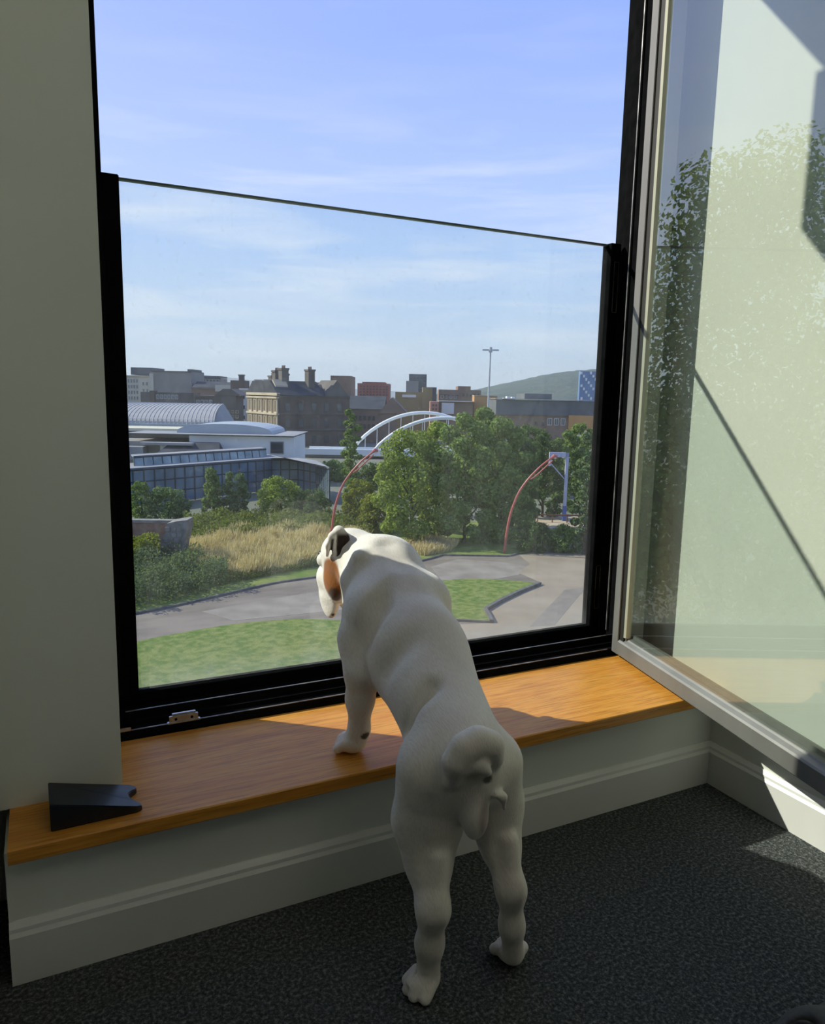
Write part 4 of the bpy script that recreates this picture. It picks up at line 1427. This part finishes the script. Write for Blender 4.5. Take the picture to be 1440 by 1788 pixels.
# far city, left to right
b = Bld('office_building', 'pale stone terrace with rows of windows at the far left', 216, 262, 655, 250, 14, m_cream)
b.windows(222, 243, 660, 700, 4, 4, fw=0.5, fh=0.6)
b.windows(247, 261, 664, 700, 2, 3, fw=0.4, fh=0.5)
b.box('penthouse', 226, 263, 641, 655, m_darkb, proud=-1.0)
b.box('cornice', 216, 262, 655, 658, m_stonel, proud=0.5, back=0.5)
b = Bld('concrete_block', 'blank grey brown concrete block behind the barrel roof', 262, 334, 648, 235, 14, m_conc)
b.box('parapet', 262, 334, 647, 650, m_stoned, proud=0.3)
b.box('side_bay', 262, 270, 652, 700, m_cream, proud=0.8, back=0.0)
b.box('roof_hut', 322, 330, 644, 650, m_darkb, proud=-3)
b = Bld('stone_terrace', 'low dark stone terrace in front of the concrete block', 245, 338, 684, 203, 6, m_stoned)
b.windows(272, 312, 688, 698, 6, 1, fw=0.55, fh=0.7)
b.box('bay', 262, 272, 682, 740, m_stoneb, proud=0.5, back=2)
b = Bld('white_flat', 'small pale house with a flat dark roof near the concrete block', 346, 384, 660, 260, 10, m_conc)
b.box('roof', 346, 384, 656, 660, m_darkb, proud=0.6)
b.windows(348, 383, 661, 668, 6, 1, fw=0.6, fh=0.6)
b = Bld('brick_terrace', 'mixed brick terrace with white gables', 334, 425, 676, 230, 12, m_brown)
b.gable('roof', 334, 402, 678, 667, m_slate)
b.box('white_wall', 376, 406, 672, 684, m_cream, proud=0.4, back=3)
b.windows(378, 404, 673, 683, 4, 1, fw=0.5, fh=0.55)
b.chimney(413, 653, 676, 9)
b.box('tall_bay', 403, 428, 664, 690, m_stoneb, proud=0.6, back=6)
b = Bld('stone_warehouse', 'dark stone warehouse with a stepped gable beside the ornate building', 340, 412, 690, 188, 8, m_stoned)
g0, g1, g2 = b.c(374, 690), b.c(396, 679), b.c(420, 690)
b.part('gable', MB().prism([(g0[0], g0[1] - 0.1), (g2[0], g2[1] - 0.1), (g1[0] + 1, g1[1]), (g1[0] - 1, g1[1])], 0, 9, 'y'), m_stoned)
b.windows(342, 372, 696, 728, 4, 3, fw=0.55, fh=0.5)
b.windows(378, 418, 714, 732, 5, 2, fw=0.5, fh=0.5, frame=m_stonel)
for y in (693, 704, 716, 728):
    b.box('string_course', 340, 374, y, y + 1.6, m_stoneb, proud=0.35, back=0.2)
b = Bld('narrow_tower', 'narrow white fronted building with dark windows left of the ornate facade', 417, 432, 678, 202, 6, m_whiteb)
b.windows(419, 430, 684, 738, 1, 3, fw=0.6, fh=0.35, mat=m_glassw)
b.box('stone_top', 416, 433, 680, 690, m_stonel, proud=0.3, back=1)

# ornate Victorian corner building: sunlit ornate front on the left, long dark side on the right
AL = math.radians(33)
D0 = 165
pc = at(487, 690, D0)
vic = empty('victorian_building', (pc.x, pc.y, G), 'ornate soot darkened Victorian stone building with chimneys and a sunlit front', 'building', rz=-YAW + AL)
HV = pc.z - G
LV, WV = 17.5, 18.5          # long side along x, ornate front along y


def vpart(name, mb, mat, parent=None):
    q = mb.build(name, mat)
    q.parent = parent or vic
    return q


vpart('walls', MB().box(0, LV, 0, WV, 0, HV), m_stoneb)
vpart('roof', MB().prism([(-0.5, HV), (WV + 0.5, HV), (WV - 4, HV + 3.2), (4, HV + 3.2)], -0.5, LV * 0.62, 'x'), m_slate)
nb, ww = 6, WV / 6
pane_me = MB().box(-0.16, 0.05, -0.55, 0.55, 0, 2.4).mesh('pane', m_glassw)
fr_me = MB()
for y0, y1, z0, z1 in ((-0.85, -0.55, -0.1, 2.5), (0.55, 0.85, -0.1, 2.5), (-0.95, 0.95, 2.4, 2.85), (-0.95, 0.95, -0.35, 0.0), (-0.08, 0.08, 0, 2.4)):
    fr_me.box(-0.35, 0.05, y0, y1, z0, z1)
fr_me = fr_me.mesh('window', m_stonel)
col_me = MB().tube([(-0.3, 0, 0), (-0.3, 0, 3.1)], 0.24, 8).mesh('pilaster', m_stonel)
for fl_ in range(3):
    z = HV - 3.6 - fl_ * 3.6
    for k in range(nb):
        w_ = obj('window', fr_me, vic, (0, ww * (k + 0.5), z))
        obj('pane', pane_me, w_)
    for k in range(nb + 1):
        obj('pilaster', col_me, vic, (0, min(max(ww * k, 0.3), WV - 0.3), z - 0.3))
    vpart('cornice', MB().box(-0.7, 0, -0.1, WV, z + 2.85, z + 3.25), m_stonel)
vpart('parapet', MB().box(-0.6, 0.2, -0.2, WV + 0.2, HV - 0.1, HV + 0.5), m_stonel)
for y in (3.5, 9.2, 14.8):
    d_ = vpart('dormer', MB().prism([(y - 1.5, HV), (y + 1.5, HV), (y + 1.5, HV + 2.1), (y, HV + 3.5), (y - 1.5, HV + 2.1)], 0.0, 3.0, 'x'), m_stonel)
    vpart('dormer_pane', MB().box(-0.08, 0.0, y - 0.7, y + 0.7, HV + 0.4, HV + 1.9), m_glassw, d_)
for x, y, h in ((2.0, 3.0, 6.0), (2.4, 7.8, 5.6), (8.0, 2.0, 5.9), (6.0, 12.0, 5.0), (5.0, 16.5, 4.6)):
    q = vpart('chimney', MB().box(x, x + 1.6, y, y + 2.0, HV, HV + h - 0.4), m_stoned)
    vpart('chimney_cap', MB().box(x - 0.15, x + 1.75, y - 0.15, y + 2.15, HV + h - 0.4, HV + h), m_stoned, q)
    for i in range(2):
        vpart('chimney_pot', MB().tube([(x + 0.8, y + 0.5 + i, HV + h), (x + 0.8, y + 0.5 + i, HV + h + 0.6)], 0.22, 8), m_brown, q)
sm = MB().box(-0.55, 0.55, -0.08, 0.05, 0, 1.7).mesh('side_window', m_glassw)
for fl_ in range(3):
    for k in range(5):
        obj('side_window', sm, vic, (2.0 + 3.2 * k, 0, HV - 3.4 - fl_ * 3.6))
for z in (HV - 0.4, HV - 4.2, HV - 7.8):
    vpart('string_course', MB().box(0, LV, -0.25, 0, z, z + 0.35), m_stoned)

vpart('front_gable', MB().prism([(11.0, HV - 0.05), (17.0, HV - 0.05), (14.0, HV + 3.6)], -0.4, 8.0, 'y'), m_stoned)
vpart('rear_roof', MB().prism([(-0.4, HV), (12.4, HV), (6, HV + 2.6)], LV * 0.62, LV, 'x'), m_slate)
b = Bld('brick_offices', 'modern brown brick offices with a stair tower above the dark stone hall', 523, 582, 667, 215, 14, m_brown)
b.box('stair_tower', 578, 613, 656, 712, m_brown, proud=1.5)
b.windows(528, 576, 669, 679, 6, 1, fw=0.6, fh=0.5, frame=m_stonel)
b.windows(581, 596, 658, 668, 2, 1, fw=0.6, fh=0.6, frame=m_stonel)
b = Bld('slate_roof_hall', 'long dark slate roofed brick hall left of the bridge', 588, 690, 712, 185, 16, m_brown)
b.gable('roof', 588, 672, 713, 692, m_slate)
g0, g1, g2 = b.c(660, 722), b.c(684, 694), b.c(712, 722)
b.part('gable_end', MB().prism([(g0[0], g0[1]), (g2[0], g2[1]), (g1[0], g1[1])], -0.4, 14, 'y'), m_brown)
b.windows(594, 656, 722, 752, 8, 2, fw=0.45, fh=0.5, frame=m_stoneb)
b = Bld('red_brick_block', 'red brick block of flats on the skyline', 624, 680, 669, 300, 16, m_redb)
b.windows(627, 678, 672, 692, 9, 4, fw=0.4, fh=0.5, frame=m_redb)
b.box('parapet', 632, 672, 666.5, 670, m_redb, proud=-1)
b = Bld('dark_tower', 'dark grey tower block tallest on the skyline', 714, 745, 653, 340, 16, m_darkb)
b.box('lower_wing', 709, 730, 665, 690, m_conc, proud=2, back=8)
b.windows(716, 743, 657, 684, 5, 5, fw=0.5, fh=0.5, frame=m_darkb)
b = Bld('ochre_block', 'ochre brick block with a white band left of the orange block', 690, 752, 684, 230, 16, m_ochre)
b.box('white_band', 702, 726, 689, 694, m_whiteb, proud=0.4, back=0.2)
b.box('tall_part', 738, 754, 676, 720, m_ochre, proud=0.8)
b.box('dark_side', 750, 762, 676, 702, m_darkb, proud=-2)
b = Bld('peach_house', 'small peach rendered house above the bridge arch', 751, 766, 701, 210, 10, m_peach)
b.windows(753, 764, 704, 718, 2, 2, fw=0.45, fh=0.5, frame=m_peach)
b = Bld('white_front_house', 'house with a tall white window front above the trees', 766, 826, 701, 214, 12, m_brown)
b.box('white_front', 771, 792, 703, 723, m_whiteb, proud=0.5, back=0.2)
b.windows(772, 790, 704, 722, 3, 2, mat=m_glassb, fw=0.6, fh=0.7)
b.box('pale_roof', 766, 830, 700, 702.5, m_greyr, proud=0.8)
b = Bld('brick_building', 'stepped brown brick blocks behind the mast lamp', 766, 840, 680, 262, 16, m_brown)
b.box('upper_block', 800, 822, 674, 690, m_brown, proud=-2)
b.gable('roof', 766, 800, 690, 681, m_slate, back=8)
b.windows(768, 798, 688, 698, 4, 1, fw=0.5, fh=0.5)
b.windows(806, 838, 684, 696, 5, 1, fw=0.5, fh=0.5, frame=m_brown)
b = Bld('orange_block', 'blank orange clad block at the foot of the mast lamp', 828, 868, 691, 222, 8, m_orange)
b.box('parapet', 827.5, 868.5, 690, 692, m_stonel, proud=0.2)
b = Bld('office_building', 'long dark office building with a slate grey top floor on the right', 868, 996, 699, 190, 20, m_brown)
b.box('top_floor', 866, 1040, 698, 727, m_darkb, proud=0.5)
b.box('roof_edge', 864, 1040, 696.5, 699, m_greyr, proud=1.2)
b.box('plant_room', 920, 968, 687, 698, m_darkb, proud=-4)
b.windows(930, 988, 711, 724, 5, 1, fw=0.5, fh=0.7, mat=m_glassb, frame=m_darkb)
b.windows(870, 925, 706, 722, 7, 1, fw=0.7, fh=0.6, frame=m_darkb)
b.windows(954, 988, 729, 744, 3, 1, fw=0.5, fh=0.75)
b.windows(930, 952, 731, 766, 2, 2, fw=0.4, fh=0.4, frame=m_brown)
b.box('sandstone_end', 992, 1036, 725, 752, m_orange, proud=0.9, back=3)
b.windows(993, 1028, 729, 743, 2, 1, fw=0.65, fh=0.75, frame=m_stonel)
for q_, (px_, py_) in enumerate(((890, 692), (899, 693), (884, 695))):
    b.box('roof_vent', px_ - 2.5, px_ + 2.5, py_, 698, m_whiteb, proud=-3, back=6)

# lattice tower
bt_ = Bld('lattice_tower', 'blue patterned tower at the right edge of the window', 1013, 1042, 648, 330, 3, material('tower_blue', (0.09, 0.17, 0.33), 0.5, (0.16, 0.26, 0.42), 0.15))
for i in range(7):
    for j in range(9):
        if (i * 5 + j * 3) % 4:
            continue
        px_, py_ = 1013 + 29 * i / 7, 649 + 50 * j / 9
        bt_.box('panel', px_ + 0.4, px_ + 3.4, py_, py_ + 4.6, m_whiteb, proud=0.25, back=0.1)

# barrel roofed hall, flat roofed pool building and its glass front
bh = Bld('barrel_roof_hall', 'large hall under a pale ribbed barrel roof on the left', 150, 372, 742, 112, 26, m_conc)
(xa, zt), (xb, zb) = bh.c(150, 703), bh.c(374, 742)
xe = bh.c(352, 703)[0]


def barrel(u, v):
    a = v * math.pi / 2
    return (xa + (xb + (xe - xb) * (1 - math.cos(a)) - xa) * u, 13 * (1 - math.cos(a)), zb + (zt - zb) * math.sin(a))


bh.part('roof', MB().grid(barrel, 24, 12), m_ribbed)
rib_me = None
for k in range(30):
    u = (k + 0.5) / 30
    bh.part('roof_rib', MB().tube([Vector(barrel(u, j / 8)) for j in range(9)], 0.07, 4), m_ribbed)
bh.part('end_wall', MB().add([barrel(1, j / 8) for j in range(9)] + [(xb, 13, zb)], [tuple(range(10))]), m_greyr)
bh.part('gutter', MB().box(xa, xb, -0.4, 0.1, zb - 0.35, zb + 0.05), m_bluer)

bp_ = Bld('pool_building', 'white pool building with a square dark window and flat roofs', 330, 513, 760, 98, 10, m_whiteb)
bp_.box('roof_edge', 225, 515, 756, 761, m_greyr, proud=0.8, back=12)
bp_.box('low_roof', 150, 345, 768, 800, m_conc, proud=0.5, back=8)
bp_.box('cream_roof', 150, 292, 750, 758, m_creamr, proud=-6, back=13)
(x0, z0), (x1, z1) = bp_.c(300, 757), bp_.c(470, 743)
xm = (x0 + x1) / 2
cr = MB()
cr.prism([(x0, z0), (x1, z0)] + [(xm + (x1 - xm) * math.cos(math.pi * k / 14), z0 + (z1 - z0) * math.sin(math.pi * k / 14) ** 0.7) for k in range(1, 14)], 2.0, 12, 'y')
bp_.part('curved_roof', cr, m_bluer)
(x0, z1), (x1, z0) = bp_.c(473, 772), bp_.c(494, 791)
wf = bp_.part('window', MB().box(x0 - 0.1, x1 + 0.1, -0.12, 0.1, z0 - 0.1, z1 + 0.1), m_greyr)
bp_.part('pane', MB().box(x0, x1, -0.16, 0.0, z0, z1), m_glassw, wf)
for (a0, a1, y0, y1, mt) in ((150, 262, 776, 800, m_greyr), (255, 345, 770, 776, m_greyr)):
    bp_.box('roof_step', a0, a1, y0, y1, mt, proud=2.5, back=1)
for px_ in (292, 312, 335):
    bp_.box('roof_duct', px_ - 6, px_ + 6, 776, 786, m_whiteb, proud=1.5, back=3)
sk_a, sk_b = bp_.c(285, 795), bp_.c(400, 772)
lean = MB().add([(sk_a[0], -5.0, sk_a[1]), (sk_b[0], -5.0, sk_a[1]), (sk_b[0] - 1.0, -1.0, sk_b[1]), (sk_a[0] + 1.5, -1.0, sk_b[1]), (sk_a[0], -1.0, sk_a[1]), (sk_b[0], -1.0, sk_a[1])],
                [(0, 1, 2, 3), (0, 3, 4), (1, 5, 2), (3, 2, 5, 4), (0, 4, 5, 1)])
bp_.part('lean_to_roof', lean, m_slate)

gh_o = at(232, 826, 75)
gh = empty('glass_hall', (gh_o.x, gh_o.y, G), 'long glass fronted hall with dark mullions and a clerestory', 'building')
ZT = 3.85
plan = [at(200, 828, 73.5), at(232, 826, 75), at(474, 804, 90), at(520, 806, 91), at(552, 812, 88), at(575, 826, 80)]
plan = [Vector((p.x - gh_o.x, p.y - gh_o.y, 0)) for p in plan]
dense = [plan[0]]
for i in range(len(plan) - 1):
    k = max(1, round((plan[i + 1] - plan[i]).length / 1.25))
    dense += [plan[i].lerp(plan[i + 1], (j + 1) / k) for j in range(k)]
for i, p in enumerate(dense):
    q = MB().box(p.x - 0.06, p.x + 0.06, p.y - 0.09, p.y + 0.09, 0, ZT).build('mullion', m_steel)
    q.parent = gh
    if i + 1 < len(dense):
        n_ = dense[i + 1]
        for z0, z1 in ((0.05, 1.25), (1.3, 2.5), (2.55, ZT - 0.05)):
            pm = MB().add([(p.x, p.y, z0), (n_.x, n_.y, z0), (n_.x, n_.y, z1), (p.x, p.y, z1), (p.x, p.y + 0.06, z0), (n_.x, n_.y + 0.06, z0), (n_.x, n_.y + 0.06, z1), (p.x, p.y + 0.06, z1)],
                          [(0, 1, 2, 3), (7, 6, 5, 4), (0, 4, 5, 1), (1, 5, 6, 2), (2, 6, 7, 3), (3, 7, 4, 0)])
            q = pm.build('pane', m_gpane)
            q.parent = gh
for z in (1.27, 2.52, ZT - 0.06):
    for i in range(len(plan) - 1):
        a, c2 = plan[i], plan[i + 1]
        q = MB().tube([a + Vector((0, 0, z)), c2 + Vector((0, 0, z))], 0.07 if z < 3 else 0.14, 4).build('rail', m_steel)
        q.parent = gh
# roof and clerestory set back on it
rf = MB()
rp = [(p.x, p.y) for p in plan] + [(p.x + 1.0, p.y + 6) for p in plan[:3]][::-1]
rf.prism(rp, ZT - 0.02, ZT + 0.12, 'z')
q = rf.build('roof', m_greyr)
q.parent = gh
ca, cb = plan[1] + Vector((0.4, 2.2, 0)), plan[2] + Vector((0.0, 2.0, 0))
kk = 16
for i in range(kk):
    a, c2 = ca.lerp(cb, i / kk), ca.lerp(cb, (i + 1) / kk)
    q = MB().tube([a + Vector((0, 0, ZT + 0.1)), a + Vector((0, 0.5, ZT + 1.0))], 0.06, 4).build('mullion', m_steel)
    q.parent = gh
    pm = MB().add([(a.x, a.y, ZT + 0.1), (c2.x, c2.y, ZT + 0.1), (c2.x, c2.y + 0.5, ZT + 0.97), (a.x, a.y + 0.5, ZT + 0.97), (a.x, a.y + 0.1, ZT + 0.1), (c2.x, c2.y + 0.1, ZT + 0.1), (c2.x, c2.y + 0.6, ZT + 0.97), (a.x, a.y + 0.6, ZT + 0.97)],
                  [(0, 1, 2, 3), (7, 6, 5, 4), (0, 4, 5, 1), (1, 5, 6, 2), (2, 6, 7, 3), (3, 7, 4, 0)])
    q = pm.build('pane', m_gpane2)
    q.parent = gh
q = MB().tube([ca + Vector((0, 0.5, ZT + 1.0)), cb + Vector((0, 0.5, ZT + 1.0))], 0.13, 4).build('rail', m_steel)
q.parent = gh
q = MB().add([tuple(ca + Vector((0, 0.5, ZT + 1.05))), tuple(cb + Vector((0, 0.5, ZT + 1.05))), tuple(cb + Vector((0, 3, ZT + 1.10))), tuple(ca + Vector((0, 3, ZT + 1.10))),
              tuple(ca + Vector((0, 0.5, ZT + 0.93))), tuple(cb + Vector((0, 0.5, ZT + 0.93))), tuple(cb + Vector((0, 3, ZT + 1.0))), tuple(ca + Vector((0, 3, ZT + 1.0)))],
             [(0, 1, 2, 3), (7, 6, 5, 4), (0, 4, 5, 1), (1, 5, 6, 2), (2, 6, 7, 3), (3, 7, 4, 0)]).build('clerestory_roof', m_greyr)
q.parent = gh

# arched bridge
DB = 138
o0 = at(520, 783, DB)
br = empty('arched_bridge', (o0.x, o0.y, G), 'white steel bridge with a pair of arches and thin hangers', 'bridge', rz=-YAW)


def bx(px, py, D=DB):
    p = np.array(at(px, py, D)) - np.array((o0.x, o0.y, G))
    return float(p @ RH), float(p[2])


zd = bx(520, 786)[1]
X0, X1 = bx(532, 783)[0], bx(900, 783)[0]
for nm, mb, mt in (('deck', MB().box(X0, X1, 0, 6, zd - 0.7, zd), m_bridge), ('side_beam', MB().box(X0, X1, -0.25, 0.0, zd - 0.75, zd + 0.35), m_bridge),
                   ('side_beam', MB().box(X0, X1, 6.0, 6.25, zd - 0.75, zd + 0.35), m_bridge),
                   ('abutment', MB().box(X0 - 1, X0 + 7, 0.3, 5.7, 0, zd - 0.7), m_conc), ('abutment', MB().box(X1 - 7, X1, 0.3, 5.7, 0, zd - 0.7), m_conc)):
    q = mb.build(nm, mt)
    q.parent = br
for (pa, pb, ptop, yy) in ((652, 905, 729, 0.0), (612, 870, 722, 6.0)):
    xa_, xb_ = bx(pa, 783)[0], bx(pb, 783)[0]
    zt_ = bx(745, ptop)[1]
    pts_ = []
    for k in range(25):
        t = k / 24
        pts_.append(Vector((xa_ + (xb_ - xa_) * t, yy, zd + (zt_ - zd) * (1 - (2 * t - 1) ** 2) ** 0.85)))
    rib = MB().tube(pts_, 0.32, 8).build('arch', m_bridge, smooth=True)
    rib.parent = br
    for k in range(2, 23, 2):
        q = MB().tube([pts_[k], Vector((pts_[k].x, yy, zd))], 0.06, 5).build('hanger', m_bridge)
        q.parent = br

# hills
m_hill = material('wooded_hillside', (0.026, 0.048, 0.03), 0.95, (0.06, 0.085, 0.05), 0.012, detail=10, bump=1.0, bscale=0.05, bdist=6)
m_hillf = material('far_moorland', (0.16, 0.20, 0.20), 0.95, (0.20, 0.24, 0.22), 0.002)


def hill(name, prof_, D, depth, mat, label):
    pts_ = [at(px, py, D) for px, py in prof_]
    fhv = Vector(FH)

    def fn(u, v):
        s = u * (len(pts_) - 1)
        i = min(int(s), len(pts_) - 2)
        p = pts_[i].lerp(pts_[i + 1], s - i)
        h = (p.z - G + 4)
        rough = 0.02 * h * math.sin(u * 190) * math.sin(u * 77 + v * 9)
        z = h * math.sin(min(1.0, v * 1.25) * math.pi / 2) * (1 if v < 0.8 else 1 - (v - 0.8) * 1.5)
        q = p + fhv * (v - 0.8) * depth
        return (q.x, q.y, G - 4 + z + rough * v)
    o = MB().grid(fn, 90, 16).build(name, mat, smooth=True)
    return tag(o, label, 'hill', kind='structure')


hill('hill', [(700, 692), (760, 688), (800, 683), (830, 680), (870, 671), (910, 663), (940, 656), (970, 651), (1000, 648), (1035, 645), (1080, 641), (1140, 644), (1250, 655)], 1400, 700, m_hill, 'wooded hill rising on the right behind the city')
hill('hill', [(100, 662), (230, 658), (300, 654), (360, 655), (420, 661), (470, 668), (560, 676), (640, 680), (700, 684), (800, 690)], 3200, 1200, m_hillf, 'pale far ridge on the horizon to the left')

# unseen fill light added for the room, with a bowl modelled round it
upl = empty('fill_light_bowl', (1.212, -2.05, 1.80), 'white half bowl added round the room fill light behind the viewer', 'added fill light')
ub = MB()
ub.grid(lambda u, v: (1.212 - 0.19 * math.sin(math.pi * u) * math.cos(v * math.pi / 2), -2.05 - 0.24 * math.cos(math.pi * u) * math.cos(v * math.pi / 2), 1.80 - 0.13 * math.sin(v * math.pi / 2)), 20, 8)
ub.build('bowl', m_trimw, upl, smooth=True)
MB().box(1.196, 1.2125, -2.12, -1.98, 1.70, 1.82).build('back_plate', m_alu, upl, bevel=0.002)
up_ = bpy.data.lights.new('room_fill_light', 'AREA')
up_.shape = 'RECTANGLE'
up_.size, up_.size_y = 0.14, 0.36
up_.energy = 17
up_.color = (1.0, 0.95, 0.86)
uo_ = bpy.data.objects.new('room_fill_light', up_)
uo_.location = (1.10, -2.05, 1.81)
uo_.rotation_euler = (math.pi, 0, 0)
COL.objects.link(uo_)
# the toe end of somebody's shoe at the lower right
m_shoe = material('dark_grey_knit', (0.035, 0.038, 0.040), 0.8, (0.05, 0.054, 0.056), 120, bump=0.3, bscale=400, bdist=0.001)
m_band = material('black_elastic', (0.012, 0.012, 0.012), 0.6)
m_sole = material('tan_insole', (0.50, 0.28, 0.12), 0.7, (0.42, 0.23, 0.1), 30)
shoe = empty('slip_on_shoe', (0.718, -1.034, 0.0), 'dark grey slip on shoe with tan lining on the carpet at the lower right', 'shoe')
sf = Field((-0.17, -0.07, -0.002), (0.17, 0.07, 0.12), 0.004)
sf.chain([(-0.105, 0, 0.036), (0.0, 0, 0.042), (0.085, 0.004, 0.034)], [0.036, 0.042, 0.034], 0.03)
sf.ell((0.09, 0.004, 0.026), (0.046, 0.060, 0.030), 0.03, (1, 0, 0))
sf.ell((-0.075, 0, 0.092), (0.030, 0.068, 0.052), 0.006, (1, 0, 0), cut=True)
sf.d[:, :, :] = np.maximum(sf.d, -(sf.ax[2][None, None, :] - 0.008))
V, F = sf.mesh()
q = MB()
q.add(V.tolist(), F.tolist())
q = q.build('upper', m_shoe, smooth=True)
q.parent = shoe
oc = [(-0.075 + 0.064 * math.cos(t), 0.034 * math.sin(t), 0.062 + 0.018 * math.cos(t) ** 2) for t in [2 * math.pi * k / 24 for k in range(25)]]
q = MB().tube(oc, 0.005, 6).build('collar', m_band, smooth=True)
q.parent = shoe
ins = [(-0.075 + 0.056 * math.cos(t), 0.028 * math.sin(t)) for t in [2 * math.pi * k / 20 for k in range(20)]]
q = MB().prism(ins, 0.046, 0.050, 'z').build('insole', m_sole)
q.parent = shoe
so = [(0.01 + (0.135 if math.cos(t) > 0 else 0.145) * math.cos(t), (0.046 + 0.010 * math.cos(t)) * math.sin(t)) for t in [2 * math.pi * k / 32 for k in range(32)]]
q = MB().prism(so, 0.0, 0.012, 'z').build('sole', m_band)
q.parent = shoe

# thin summer haze over the city
hz = MB().box(-1500, 2900, 70, 3500, G - 3, 130).build('haze', None)
tag(hz, 'thin summer haze over the far city', 'haze', kind='stuff')
hm_ = bpy.data.materials.new('haze_volume')
hm_.use_nodes = True
ht = hm_.node_tree
ht.nodes.clear()
vs_ = nn(ht, 'ShaderNodeVolumeScatter')
vs_.inputs['Color'].default_value = (0.85, 0.92, 1.0, 1)
vs_.inputs['Density'].default_value = 0.00024
vs_.inputs['Anisotropy'].default_value = 0.35
ho = nn(ht, 'ShaderNodeOutputMaterial')
ht.links.new(vs_.outputs[0], ho.inputs['Volume'])
hz.data.materials.append(hm_)
